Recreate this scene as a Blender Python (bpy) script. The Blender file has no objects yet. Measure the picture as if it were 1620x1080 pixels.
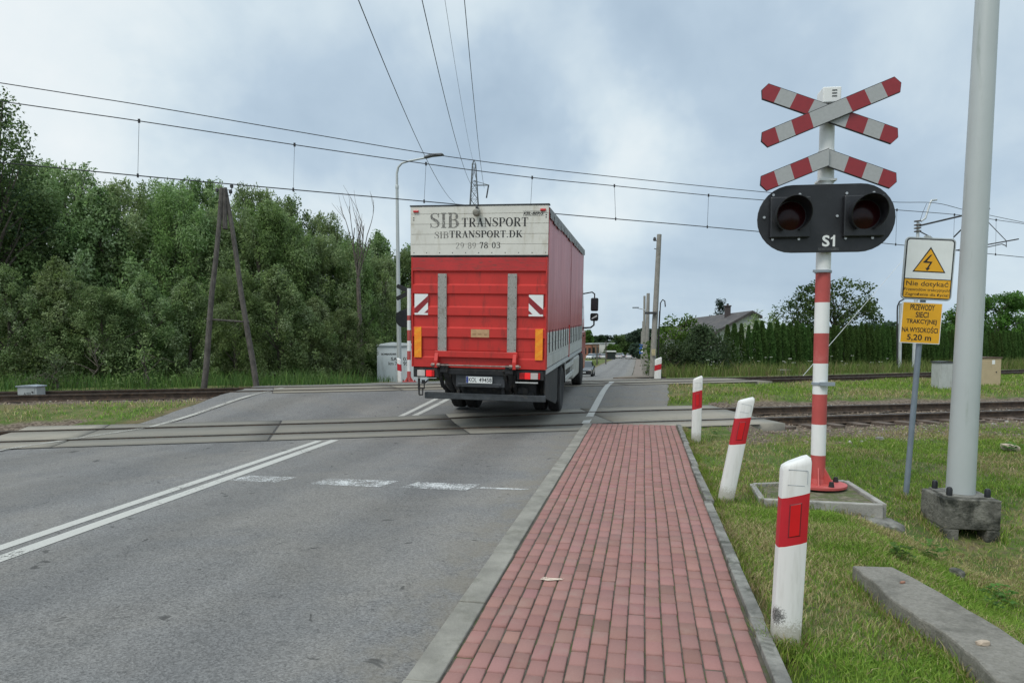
import bpy, bmesh, math, random
import numpy as np
from mathutils import Vector, Matrix, noise as mnoise

scene = bpy.context.scene
COL = scene.collection
R = math.radians

# ------------------------------------------------------------------ camera
CAM = Vector((0.0, 0.0, 1.6))
YAW, PIT, FPX, PCX, PCY = R(10.4), math.atan(62/1090.0), 1090.0, 810.0, 607.0
cam = bpy.data.cameras.new('camera'); camo = bpy.data.objects.new('camera', cam); COL.objects.link(camo)
camo.location = CAM
camo.rotation_euler = (math.pi/2 - PIT, 0, YAW)
cam.sensor_fit = 'HORIZONTAL'; cam.sensor_width = 36.0
cam.lens = FPX/1620*36.0
cam.shift_y = (PCY-540)/1620.0
cam.clip_start = 0.05; cam.clip_end = 6000
scene.camera = camo

# measuring helpers: photo pixel -> point in the world
FW = Vector((-math.sin(YAW)*math.cos(PIT), math.cos(YAW)*math.cos(PIT), -math.sin(PIT)))
RT = Vector((math.cos(YAW), math.sin(YAW), 0)); UP = RT.cross(FW)
def ray(px, py): return FW + RT*((px-PCX)/FPX) - UP*((py-PCY)/FPX)
def G(px, py, z=0.0):
    d = ray(px, py); return CAM + d*((z-CAM.z)/d.z)
def D(px, py, depth): return CAM + ray(px, py)*depth

# ------------------------------------------------------------------ light
SUN_EL, SUN_AZ = R(52), R(215)          # azimuth clockwise from +Y: behind the camera, to the left
sun = bpy.data.lights.new('sun', 'SUN'); suno = bpy.data.objects.new('sun', sun); COL.objects.link(suno)
sun.energy = 1.5; sun.angle = R(25); sun.color = (1.0, 0.93, 0.83)
sd = Vector((math.sin(SUN_AZ)*math.cos(SUN_EL), math.cos(SUN_AZ)*math.cos(SUN_EL), math.sin(SUN_EL)))
suno.rotation_euler = sd.to_track_quat('Z', 'Y').to_euler()
suno.location = (0, -20, 40)

W = bpy.data.worlds.new('World'); scene.world = W; W.use_nodes = True
nt = W.node_tree; nt.nodes.clear()
def N(tree, t, **kw):
    n = tree.nodes.new(t)
    for k, v in kw.items():
        if hasattr(n, k): setattr(n, k, v)
    return n
def L(tree, a, b): tree.links.new(a, b)
def mathn(tree, op, a, b=None, c=None, clamp=False):
    n = tree.nodes.new('ShaderNodeMath'); n.operation = op; n.use_clamp = clamp
    for i, x in enumerate((a, b, c)):
        if x is None: continue
        if isinstance(x, (int, float)): n.inputs[i].default_value = x
        else: tree.links.new(x, n.inputs[i])
    return n.outputs[0]
def mixc(tree, fac, a, b, mode='MIX'):
    n = tree.nodes.new('ShaderNodeMix'); n.data_type = 'RGBA'; n.blend_type = mode
    for sock, x in ((n.inputs[0], fac), (n.inputs[6], a), (n.inputs[7], b)):
        if isinstance(x, (int, float)): sock.default_value = x
        elif isinstance(x, (tuple, list)): sock.default_value = (x[0], x[1], x[2], 1)
        else: tree.links.new(x, sock)
    return n.outputs[2]
def smooth(tree, x, a, b):
    n = tree.nodes.new('ShaderNodeMapRange'); n.interpolation_type = 'SMOOTHSTEP'
    tree.links.new(x, n.inputs[0])
    n.inputs[1].default_value = a; n.inputs[2].default_value = b
    n.inputs[3].default_value = 0; n.inputs[4].default_value = 1
    return n.outputs[0]
def noise_n(tree, vec, scale, detail=4, rough=0.5, dist=0.0):
    n = tree.nodes.new('ShaderNodeTexNoise')
    n.inputs['Scale'].default_value = scale; n.inputs['Detail'].default_value = detail
    n.inputs['Roughness'].default_value = rough; n.inputs['Distortion'].default_value = dist
    if vec is not None: tree.links.new(vec, n.inputs['Vector'])
    return n

sky = N(nt, 'ShaderNodeTexSky'); sky.sky_type = 'NISHITA'; sky.sun_disc = False
sky.sun_elevation = SUN_EL; sky.sun_rotation = SUN_AZ; sky.air_density = 1.0; sky.dust_density = 2.0
bg1 = N(nt, 'ShaderNodeBackground'); bg1.inputs[1].default_value = 0.08
L(nt, sky.outputs[0], bg1.inputs[0])
geo = N(nt, 'ShaderNodeTexCoord'); vec = geo.outputs['Generated']
sep = N(nt, 'ShaderNodeSeparateXYZ'); L(nt, vec, sep.inputs[0])
zc = mathn(nt, 'MAXIMUM', sep.outputs[2], 0.0)
den = mathn(nt, 'ADD', zc, 0.38)
comb = N(nt, 'ShaderNodeCombineXYZ')
L(nt, mathn(nt, 'DIVIDE', sep.outputs[0], den), comb.inputs[0])
L(nt, mathn(nt, 'DIVIDE', sep.outputs[1], den), comb.inputs[1])
n1 = noise_n(nt, comb.outputs[0], 1.15, 6, 0.52, 0.35)
n2 = noise_n(nt, vec, 5.5, 6, 0.58, 0.5)
wob = noise_n(nt, vec, 3.2, 5, 0.6)
wv = N(nt, 'ShaderNodeVectorMath', operation='MULTIPLY_ADD')
L(nt, wob.outputs['Color'], wv.inputs[0]); wv.inputs[1].default_value = (.34, .34, .30); 
wv0 = N(nt, 'ShaderNodeVectorMath', operation='ADD'); L(nt, vec, wv0.inputs[0]); wv0.inputs[1].default_value = (-.17, -.17, -.15)
L(nt, wv0.outputs[0], wv.inputs[2])
base = mathn(nt, 'ADD', mathn(nt, 'MULTIPLY', n1.outputs[0], 1.0), mathn(nt, 'MULTIPLY', n2.outputs[0], 0.30))
base = mathn(nt, 'ADD', base, -0.085)
# larger cloud masses: (pixel in the photo that points at the mass, radius, strength)
for px, py, rad, wgt in ((400, 120, .20, -.13), (590, 200, .17, -.13), (800, 195, .17, -.30), (1140, 30, .22, -.26), (1000, 60, .14, -.08),
                         (110, 70, .34, .20), (140, 250, .22, .12), (960, 260, .20, .16), (760, 60, .14, .10), (1480, 90, .25, .02),
                         (1180, 430, .30, -.17), (1500, 400, .32, -.10), (560, 330, .18, .10), (1420, 260, .2, -.08), (1600, 200, .2, .05)):
    d = ray(px, py).normalized()
    ds = N(nt, 'ShaderNodeVectorMath', operation='DISTANCE'); L(nt, wv.outputs[0], ds.inputs[0]); ds.inputs[1].default_value = d
    g = smooth(nt, ds.outputs['Value'], rad, 0.0)
    base = mathn(nt, 'MULTIPLY_ADD', g, wgt*1.25, base)
ramp = N(nt, 'ShaderNodeValToRGB'); L(nt, base, ramp.inputs[0])
cr = ramp.color_ramp
cr.elements[0].position = 0.22; cr.elements[0].color = (.36, .465, .575, 1)
cr.elements[1].position = 0.86; cr.elements[1].color = (.78, .83, .85, 1)
e = cr.elements.new(0.42); e.color = (.45, .56, .665, 1)
e = cr.elements.new(0.60); e.color = (.60, .70, .765, 1)
e = cr.elements.new(0.72); e.color = (.71, .785, .82, 1)
zen = smooth(nt, sep.outputs[2], 0.50, 0.95)          # the cloud deck is brightest high up, where it is thinnest
bright = mathn(nt, 'MULTIPLY_ADD', zen, 1.0, 1.0)
bg2 = N(nt, 'ShaderNodeBackground'); L(nt, ramp.outputs[0], bg2.inputs[0]); L(nt, bright, bg2.inputs[1])
mx = N(nt, 'ShaderNodeMixShader'); mx.inputs[0].default_value = 0.93
L(nt, bg1.outputs[0], mx.inputs[1]); L(nt, bg2.outputs[0], mx.inputs[2])
wo = N(nt, 'ShaderNodeOutputWorld'); L(nt, mx.outputs[0], wo.inputs[0])

vs = scene.view_settings
scene.display_settings.display_device = 'sRGB'
vs.view_transform = 'Standard'; vs.look = 'None'; vs.exposure = 0.2; vs.gamma = 1.0; vs.use_curve_mapping = False
scene.render.engine = 'CYCLES'
scene.cycles.use_denoising = True
scene.cycles.max_bounces = 8; scene.cycles.transparent_max_bounces = 12
scene.cycles.transmission_bounces = 4
scene.cycles.sample_clamp_indirect = 6

# ------------------------------------------------------------------ helpers
random.seed(7); rng = np.random.default_rng(11)

def tag(o, label, cat, group=None):
    o['label'] = label; o['category'] = cat
    if group: o['group'] = group
    return o
def empty(name, loc=(0, 0, 0), rot=(0, 0, 0), label=None, cat=None, group=None):
    o = bpy.data.objects.new(name, None); COL.objects.link(o)
    o.location = loc; o.rotation_euler = rot; o.empty_display_size = 0.2
    if label: tag(o, label, cat, group)
    return o
def empty_m(name, origin, X, Y, Z, label=None, cat=None, group=None):
    o = empty(name, label=label, cat=cat, group=group)
    M = Matrix.Identity(4)
    for i, a in enumerate((X, Y, Z)):
        for r in range(3): M[r][i] = a[r]
    for r in range(3): M[r][3] = origin[r]
    o.matrix_world = M
    return o
def kids(o): return [c for c in bpy.data.objects if c.parent == o]
def copy_tree(o, parent=None):
    c = o.copy(); COL.objects.link(c); c.parent = parent
    for ch in kids(o): copy_tree(ch, c)
    return c

class MB:
    """collects shapes, then links them as ONE mesh object"""
    def __init__(s): s.v = []; s.f = []; s.m = []
    def add(s, V, F, mat=0):
        o = len(s.v); s.v.extend([tuple(p) for p in V])
        for f in F: s.f.append([o+i for i in f]); s.m.append(mat)
        return s
    def box(s, c, d, mat=0, M=None, taper=(1, 1)):
        hx, hy, hz = d[0]/2, d[1]/2, d[2]/2
        V = []
        for z, tx, ty in ((-hz, 1, 1), (hz, taper[0], taper[1])):
            for x, y in ((-hx, -hy), (hx, -hy), (hx, hy), (-hx, hy)):
                p = Vector((x*tx, y*ty, z))
                if M is not None: p = M @ p
                V.append(p + Vector(c))
        return s.add(V, [(3, 2, 1, 0), (4, 5, 6, 7), (0, 1, 5, 4), (1, 2, 6, 5), (2, 3, 7, 6), (3, 0, 4, 7)], mat)
    def bb(s, x0, x1, y0, y1, z0, z1, mat=0):
        return s.box(((x0+x1)/2, (y0+y1)/2, (z0+z1)/2), (x1-x0, y1-y0, z1-z0), mat)
    def tube(s, pts, rad, n=8, mat=0, caps=True):
        pts = [Vector(p) for p in pts]
        rs = rad if isinstance(rad, (list, tuple)) else [rad]*len(pts)
        t0 = (pts[1]-pts[0]).normalized()
        a = t0.cross(Vector((0, 0, 1)))
        if a.length < 1e-3: a = t0.cross(Vector((0, 1, 0)))
        a.normalize()
        V = []; F = []
        for i, p in enumerate(pts):
            if i == 0: t = pts[1]-pts[0]
            elif i == len(pts)-1: t = pts[-1]-pts[-2]
            else: t = (pts[i+1]-pts[i]).normalized() + (pts[i]-pts[i-1]).normalized()
            t.normalize()
            a = (a - t*a.dot(t)).normalized(); b = t.cross(a)
            for k in range(n):
                w = 2*math.pi*k/n + math.pi/n
                V.append(p + (a*math.cos(w) + b*math.sin(w))*rs[i])
        for i in range(len(pts)-1):
            for k in range(n):
                k2 = (k+1) % n
                F.append((i*n+k, i*n+k2, (i+1)*n+k2, (i+1)*n+k))
        if caps:
            F.append(tuple(range(n-1, -1, -1))); q = (len(pts)-1)*n
            F.append(tuple(q+k for k in range(n)))
        return s.add(V, F, mat)
    def cyl(s, p0, p1, r0, r1=None, n=16, mat=0): return s.tube([p0, p1], [r0, r0 if r1 is None else r1], n, mat)
    def lathe(s, prof, n=24, mat=0, c=(0, 0, 0), axis='z'):
        V = []; F = []
        for (r, h) in prof:
            for k in range(n):
                w = 2*math.pi*k/n; x, y = r*math.cos(w), r*math.sin(w)
                p = (x, y, h) if axis == 'z' else ((h, x, y) if axis == 'x' else (x, h, y))
                V.append(Vector(p)+Vector(c))
        for i in range(len(prof)-1):
            for k in range(n):
                k2 = (k+1) % n; F.append((i*n+k, i*n+k2, (i+1)*n+k2, (i+1)*n+k))
        F.append(tuple(range(n-1, -1, -1))); q = (len(prof)-1)*n; F.append(tuple(q+k for k in range(n)))
        return s.add(V, F, mat)
    def prism(s, out, a0, a1, mat=0, plane='xz', M=None):
        n = len(out); V = []
        for a in (a0, a1):
            for (p, q) in out:
                w = Vector((p, a, q)) if plane == 'xz' else (Vector((a, p, q)) if plane == 'yz' else Vector((p, q, a)))
                V.append(M @ w if M is not None else w)
        F = [tuple(range(n)), tuple(range(2*n-1, n-1, -1))]
        for i in range(n):
            j = (i+1) % n; F.append((i, n+i, n+j, j))
        return s.add(V, F, mat)
    def build(s, name, mats, parent=None, smooth=False, bevel=0, seg=2, recalc=True, loc=None, rot=None):
        me = bpy.data.meshes.new(name)
        me.from_pydata(s.v, [], s.f)
        if not isinstance(mats, (list, tuple)): mats = [mats]
        for m in mats: me.materials.append(m)
        me.polygons.foreach_set('material_index', s.m)
        if recalc:
            b = bmesh.new(); b.from_mesh(me); bmesh.ops.recalc_face_normals(b, faces=b.faces); b.to_mesh(me); b.free()
        if smooth:
            me.polygons.foreach_set('use_smooth', [True]*len(me.polygons)); me.set_sharp_from_angle(angle=R(38))
        me.update()
        o = bpy.data.objects.new(name, me); COL.objects.link(o)
        if parent: o.parent = parent
        if loc is not None: o.location = loc
        if rot is not None: o.rotation_euler = rot
        if bevel:
            bv = o.modifiers.new('bevel', 'BEVEL'); bv.width = bevel; bv.segments = seg; bv.limit_method = 'ANGLE'; bv.angle_limit = R(35)
        return o

def np_mesh(name, V, faces, mat, cols=None, parent=None, smooth=False, face_cols=None, extra=None):
    """faces: list of int arrays (each (M,k)); cols: per-vertex (N,3)"""
    me = bpy.data.meshes.new(name)
    me.vertices.add(len(V)); me.vertices.foreach_set('co', np.asarray(V, np.float32).ravel())
    loops = np.concatenate([f.ravel() for f in faces]); sizes = np.concatenate([np.full(len(f), f.shape[1], np.int32) for f in faces])
    me.loops.add(len(loops)); me.loops.foreach_set('vertex_index', loops.astype(np.int32))
    me.polygons.add(len(sizes))
    st = np.zeros(len(sizes), np.int32); st[1:] = np.cumsum(sizes)[:-1]
    me.polygons.foreach_set('loop_start', st); me.polygons.foreach_set('loop_total', sizes)
    me.update(calc_edges=True)
    if cols is not None:
        a = me.color_attributes.new('col', 'FLOAT_COLOR', 'POINT')
        c4 = np.ones((len(V), 4), np.float32); c4[:, :3] = cols; a.data.foreach_set('color', c4.ravel())
    if extra:
        for k, arr in extra.items():
            a = me.attributes.new(k, 'FLOAT', 'POINT'); a.data.foreach_set('value', np.asarray(arr, np.float32))
    if smooth: me.polygons.foreach_set('use_smooth', np.ones(len(sizes), bool))
    me.materials.append(mat)
    o = bpy.data.objects.new(name, me); COL.objects.link(o)
    if parent: o.parent = parent
    return o
def struct(o, kind='structure'): o['kind'] = kind; return o

_lat = rng.random((512, 512))
def vnoise(x, y, s=1.0, off=0):
    x = np.asarray(x)*s + 137.3 + off*17.17; y = np.asarray(y)*s + 91.7 + off*9.31
    xi = np.floor(x).astype(int); yi = np.floor(y).astype(int); fx = x-xi; fy = y-yi
    fx = fx*fx*(3-2*fx); fy = fy*fy*(3-2*fy)
    a = _lat[xi % 512, yi % 512]; b = _lat[(xi+1) % 512, yi % 512]; c = _lat[xi % 512, (yi+1) % 512]; d = _lat[(xi+1) % 512, (yi+1) % 512]
    return (a*(1-fx)+b*fx)*(1-fy) + (c*(1-fx)+d*fx)*fy
def fbm(x, y, s=1.0, off=0): return .55*vnoise(x, y, s, off)+.28*vnoise(x, y, s*2.1, off+3)+.17*vnoise(x, y, s*4.3, off+5)
def sst(a, b, x):
    t = np.clip((np.asarray(x, float)-a)/(b-a), 0, 1); return t*t*(3-2*t)

# text: built-in font, as flat faces fitted to a box; writing lies in the local xz plane and reads from -y
_tc = {}
def text_vf(s, bold=0.0, shear=0.0):
    key = (s, bold, shear)
    if key not in _tc:
        c = bpy.data.curves.new('lettering', 'FONT'); c.body = s; c.offset = bold; c.shear = shear; c.resolution_u = 4
        o = bpy.data.objects.new('lettering', c); COL.objects.link(o)
        bpy.context.view_layer.update()
        dg = bpy.context.evaluated_depsgraph_get(); me = bpy.data.meshes.new_from_object(o.evaluated_get(dg))
        V = [v.co.copy() for v in me.vertices]; F = [tuple(p.vertices) for p in me.polygons]
        bpy.data.objects.remove(o); bpy.data.curves.remove(c); bpy.data.meshes.remove(me)
        _tc[key] = (V, F)
    return _tc[key]
def put_text(mb, s, x0, x1, z0, z1, y, mat=0, bold=0.0, shear=0.0, fn=None):
    V, F = text_vf(s, bold, shear)
    xs = [v.x for v in V]; ys = [v.y for v in V]; a, b = min(xs), max(xs); c, d = min(ys), max(ys)
    P = [Vector((x0+(v.x-a)/(b-a)*(x1-x0), y, z0+(v.y-c)/(d-c)*(z1-z0))) for v in V]
    if fn: P = [fn(p) for p in P]
    mb.add(P, F, mat)

# ------------------------------------------------------------------ materials
_mats = {}
def newmat(name):
    m = bpy.data.materials.new(name); m.use_nodes = True
    t = m.node_tree; b = t.nodes['Principled BSDF']; return m, t, b
def pm(name, col, rough=0.6, metal=0.0, var=0.12, scale=6.0, dirt=None, dthr=(0.55, 0.75), dscale=3.0, bump=0.0, bscale=40.0, spec=0.5, streak=None, coat=0.0):
    if name in _mats: return _mats[name]
    m, t, b = newmat(name)
    tc = N(t, 'ShaderNodeTexCoord'); oi = N(t, 'ShaderNodeObjectInfo')
    av = N(t, 'ShaderNodeVectorMath', operation='ADD'); L(t, tc.outputs['Object'], av.inputs[0]); 
    sc = N(t, 'ShaderNodeVectorMath', operation='SCALE'); L(t, oi.outputs['Location'], sc.inputs[0]); sc.inputs['Scale'].default_value = 1.37
    L(t, sc.outputs[0], av.inputs[1]); vec = av.outputs[0]
    n = noise_n(t, vec, scale, 6, 0.6)
    lo = tuple(max(0, c*(1-var)) for c in col); hi = tuple(min(1, c*(1+var)) for c in col)
    c = mixc(t, smooth(t, n.outputs[0], .3, .7), lo, hi)
    if dirt:
        nd = noise_n(t, vec, dscale, 8, 0.68, 0.3)
        if streak:
            mp = N(t, 'ShaderNodeMapping'); L(t, vec, mp.inputs[0]); mp.inputs['Scale'].default_value = streak; L(t, mp.outputs[0], nd.inputs['Vector'])
        c = mixc(t, smooth(t, nd.outputs[0], *dthr), c, dirt)
    L(t, c, b.inputs['Base Color'])
    b.inputs['Roughness'].default_value = rough; b.inputs['Metallic'].default_value = metal
    b.inputs['Specular IOR Level'].default_value = spec
    if coat: b.inputs['Coat Weight'].default_value = coat; b.inputs['Coat Roughness'].default_value = .15
    if bump:
        nb = noise_n(t, vec, bscale, 4, 0.6); bp = N(t, 'ShaderNodeBump'); bp.inputs['Strength'].default_value = bump; bp.inputs['Distance'].default_value = .02
        L(t, nb.outputs[0], bp.inputs['Height']); L(t, bp.outputs[0], b.inputs['Normal'])
    _mats[name] = m
    return m
def leafmat(name, trans=0.35, rough=0.55, gain=1.0):
    m, t, b = newmat(name)
    at = N(t, 'ShaderNodeAttribute'); at.attribute_name = 'col'
    oi = N(t, 'ShaderNodeObjectInfo')
    hs = N(t, 'ShaderNodeHueSaturation'); L(t, at.outputs['Color'], hs.inputs['Color'])
    L(t, mathn(t, 'MULTIPLY_ADD', oi.outputs['Random'], .028, .484), hs.inputs['Hue'])
    L(t, mathn(t, 'MULTIPLY_ADD', oi.outputs['Random'], .5*gain, .92*gain), hs.inputs['Value'])
    L(t, hs.outputs[0], b.inputs['Base Color']); b.inputs['Roughness'].default_value = rough; b.inputs['Specular IOR Level'].default_value = .12
    tr = N(t, 'ShaderNodeBsdfTranslucent'); L(t, hs.outputs[0], tr.inputs[0])
    ms = N(t, 'ShaderNodeMixShader'); ms.inputs[0].default_value = trans
    L(t, b.outputs[0], ms.inputs[1]); L(t, tr.outputs[0], ms.inputs[2])
    L(t, ms.outputs[0], t.nodes['Material Output'].inputs[0])
    return m
M_LEAF = leafmat('leaf', .45, .55, 1.08); M_GRASS = leafmat('grass_blade', .3, .6)
M_BARK = pm('bark', (.10, .085, .07), .9, var=.35, scale=9, bump=.6, bscale=18)
M_CONC = pm('concrete', (.30, .29, .265), .85, var=.2, scale=5, dirt=(.13, .13, .11), dthr=(.5, .8), dscale=6, bump=.35, bscale=60)
M_CONCD = pm('dirty_concrete', (.20, .195, .175), .9, var=.35, scale=4, dirt=(.055, .058, .045), dthr=(.45, .7), dscale=5, bump=.6, bscale=50)
M_GALV = pm('galvanised_steel', (.47, .50, .51), .5, .25, var=.08, scale=4, dirt=(.33, .37, .35), dthr=(.55, .8), dscale=3, streak=(6, 6, .5))
M_GREYPAINT = pm('grey_paint', (.27, .31, .35), .5, .1, var=.1, scale=5, dirt=(.16, .15, .13), dthr=(.6, .8))
M_WHITE = pm('white_paint', (.76, .77, .76), .5, var=.04, scale=4, dirt=(.42, .40, .35), dthr=(.6, .9), dscale=4)
M_POSTWHITE = pm('white_plastic', (.74, .74, .72), .5, var=.05, scale=5, dirt=(.36, .35, .30), dthr=(.52, .82), dscale=6, streak=(9, 9, 1.2))
M_RED = pm('red_paint', (.44, .075, .068), .55, var=.08, scale=4, dirt=(.55, .20, .18), dthr=(.5, .85), dscale=5)
M_REFRED = pm('red_reflective', (.26, .02, .026), .35, var=.05, scale=20)
M_DEEPRED = pm('red_film', (.46, .012, .022), .4, var=.06, scale=14)
M_REFL = pm('grey_reflective', (.36, .37, .37), .4, var=.05, scale=30)
M_BLACK = pm('black_paint', (.012, .013, .016), .42, var=.25, scale=5, dirt=(.035, .036, .038), dthr=(.5, .8), dscale=7)
M_BLACKM = pm('black_rubber', (.018, .018, .019), .8, var=.2, scale=9)
M_DARKIRON = pm('dark_iron', (.05, .052, .055), .6, .4, var=.3, scale=9)
M_STEEL = pm('bright_steel', (.5, .5, .5), .35, .8, var=.1, scale=15)
M_YELLOW = pm('yellow_film', (.80, .40, .012), .45, var=.05, scale=8)
M_SIGNWHITE = pm('white_film', (.78, .80, .79), .4, var=.03, scale=8)
M_INK = pm('black_ink', (.012, .012, .012), .5, var=.1)
M_WIRE = pm('wire', (.035, .037, .04), .5, .5, var=.1)
M_RUST = pm('rusty_steel', (.075, .055, .042), .8, .3, var=.4, scale=6, dirt=(.14, .09, .055), dthr=(.5, .7), dscale=9, bump=.2)
M_RAILTOP = pm('rail_head', (.11, .105, .10), .4, .7, var=.15, scale=5)
M_WOOD = pm('old_timber', (.075, .068, .06), .9, var=.4, scale=5, dirt=(.14, .13, .115), dthr=(.45, .7), dscale=4, streak=(14, 14, .6), bump=.6, bscale=25)
M_GLASS = pm('dark_glass', (.02, .026, .03), .08, 0, var=.1, spec=.6)

def foot_dirt(name, amount, hgt):
    """white plastic with mud splashed up from the ground and a scuff of black rubber low on its left edge"""
    m, t, b = newmat(name); tc = N(t, 'ShaderNodeTexCoord'); vec = tc.outputs['Object']
    sp = N(t, 'ShaderNodeSeparateXYZ'); L(t, vec, sp.inputs[0])
    n1 = noise_n(t, vec, 120, 4, .8); mp = N(t, 'ShaderNodeMapping'); L(t, vec, mp.inputs[0]); mp.inputs['Scale'].default_value = (14, 14, 1.6); n2 = noise_n(t, mp.outputs[0], 1.4, 6, .65)
    c = mixc(t, mathn(t, 'MULTIPLY', smooth(t, n2.outputs[0], .48, .75), .42), (.70, .70, .68), (.40, .39, .34))
    lo = mathn(t, 'SUBTRACT', 1.0, smooth(t, sp.outputs[2], .02, hgt))
    c = mixc(t, mathn(t, 'MULTIPLY', smooth(t, mathn(t, 'ADD', mathn(t, 'MULTIPLY', lo, .42), mathn(t, 'MULTIPLY', n1.outputs[0], .6)), .50, .66), .75), c, (.30, .28, .22))
    ds = N(t, 'ShaderNodeVectorMath', operation='DISTANCE'); L(t, vec, ds.inputs[0]); ds.inputs[1].default_value = (-.065, -.045, .17)
    k = mathn(t, 'SUBTRACT', 1.0, smooth(t, ds.outputs['Value'], .0, .13))
    c = mixc(t, mathn(t, 'MULTIPLY', smooth(t, mathn(t, 'ADD', mathn(t, 'MULTIPLY', k, .42), mathn(t, 'MULTIPLY', n1.outputs[0], .6)), .55, .70), amount), c, (.03, .03, .028))
    L(t, c, b.inputs['Base Color']); b.inputs['Roughness'].default_value = .5; return m
M_POST_A = foot_dirt('scuffed_white_plastic', .9, .30); M_POST_B = foot_dirt('splashed_white_plastic', 0.0, .35)
# ------------------------------------------------------------------ terrain
A1 = math.atan(.46)
def yc1(x): return 14.97 + .46*np.asarray(x, float)
def yc2(x):
    x = np.asarray(x, float); xc = np.clip(x, -45, 45)
    return 23.32 + .638*xc + .0044*xc*xc + (.638+.0088*xc)*(x-xc)
def uf(x, y): return (np.asarray(y, float)-yc1(x))*.9085
def vf(x, y): return (np.asarray(y, float)-yc2(x))*.843
FAR = -1.9
def H(x, y):
    u = uf(x, y); v = vf(x, y)
    u0 = 1.0-2.2*sst(-7, 0.5, x); den = np.maximum((u-u0)+np.maximum(-v-1.6, 0), .1)
    t = np.clip((u-u0)/den, 0, 1)
    h = .36*(.6*t + .4*t*t*(3-2*t))
    dr = np.maximum(v-1.8, 0); d = .05*dr
    d = np.where(d < 1.6, d, 1.6+ (FAR*-1+.36-1.6)*(1-np.exp(-(d-1.6)/(.66))))
    d = d + .006*np.clip(v-85, 0, 320)
    return np.where(v > -1.6, .36, h) - d
def Hs(x, y): return float(H(x, y))
def xl(y):                                    # left edge of the asphalt
    y = np.asarray(y, float)
    return -9.75 - 1.6*np.exp(-((y-20)/4.0)**2) + sst(26, 60, y)*3.3
def xr(y):                                    # right edge of the asphalt
    y = np.asarray(y, float)
    return -1.04 + (sst(14.2, 14.9, y)*(1.6+.045*(y-14)))*(1-sst(25.6, 27.5, y)) + sst(27, 55, y)*.40
def ditch(x, y):
    x = np.asarray(x, float); y = np.asarray(y, float)
    sl = np.exp(-(np.clip(np.abs(x-(1.78+.12*(5.5-y)*.9))-.25, 0, 9)/.35)**2)*sst(2.6, 3.2, y)*(1-sst(5.6, 6.1, y))
    return -.05*sl-.62*sst(1.75, 3.3, x)*(1-sst(4.6, 10.4, y))*(1-.35*sst(4.5, 9, x))
P1R, P1L, P2L, P2R = 2.3, -10.9, -9.9, 3.6     # where the crossing paving ends along each track
def trackbed(x, y):
    x = np.asarray(x, float); u = uf(x, y); v = vf(x, y)
    o1 = np.clip(np.maximum(x-(P1R-.1), (P1L+.1)-x)/.25, 0, 1); o2 = np.clip(np.maximum(x-(P2R-.1), (P2L+.1)-x)/.25, 0, 1)
    w1 = (1-sst(1.5, 2.7, np.abs(u)))*o1; w2 = (1-sst(1.5, 2.6, np.abs(v)))*o2
    return w1, w2
def ground_h(x, y, carve=True):
    x = np.asarray(x, float); y = np.asarray(y, float)
    h = H(x, y) + ditch(x, y)
    w1, w2 = trackbed(x, y)
    h = h - .17*w1 - .15*w2
    near = 1-sst(40, 70, np.hypot(x, y))
    verge = np.where((x > .90) | (x < xl(y)-.1), 1., 0.)
    h = h + near*verge*((fbm(x, y, .8)-.5)*.10 + (vnoise(x, y, 3.7, 4)-.5)*.035)
    if carve:
        u = uf(x, y); v = vf(x, y)
        inr = (x > xl(y)+.12) & (x < xr(y)-.12)
        insw = (x > -1.3) & (x < .80) & (y < 13.7)
        inp = ((np.abs(u) < 1.5) & (x > P1L+.1) & (x < P1R-.1)) | ((np.abs(v) < 1.5) & (x > P2L+.1) & (x < P2R-.1))
        insw2 = (x > -.9) & (x < .75) & (y > 26)
        h = h - np.where(inr | insw | inp | insw2, .14, 0)
    return h
def gh(x, y): return float(ground_h(x, y, False))

def axis(lo, hi, fine_lo, fine_hi, step, grow=1.18):
    a = list(np.arange(fine_lo, fine_hi, step)); s = step; x = a[-1]
    while x < hi: s *= grow; x += s; a.append(min(x, hi))
    s = step; x = a[0]; b = []
    while x > lo: s *= grow; x -= s; b.append(max(x, lo))
    return np.array(b[::-1]+a)
gx = axis(-900, 900, -17, 17, .15); gy = axis(-60, 1500, 1.5, 32, .15)
X, Y = np.meshgrid(gx, gy); Z = ground_h(X, Y)
nx, ny = len(gx), len(gy)
idx = np.arange(nx*ny).reshape(ny, nx)
quads = np.stack([idx[:-1, :-1], idx[:-1, 1:], idx[1:, 1:], idx[1:, :-1]], -1).reshape(-1, 4)
w1, w2 = trackbed(X, Y)
u = uf(X, Y); v = vf(X, Y)
bal = np.clip(np.maximum(w1, w2)*1.2, 0, 1)
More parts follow.
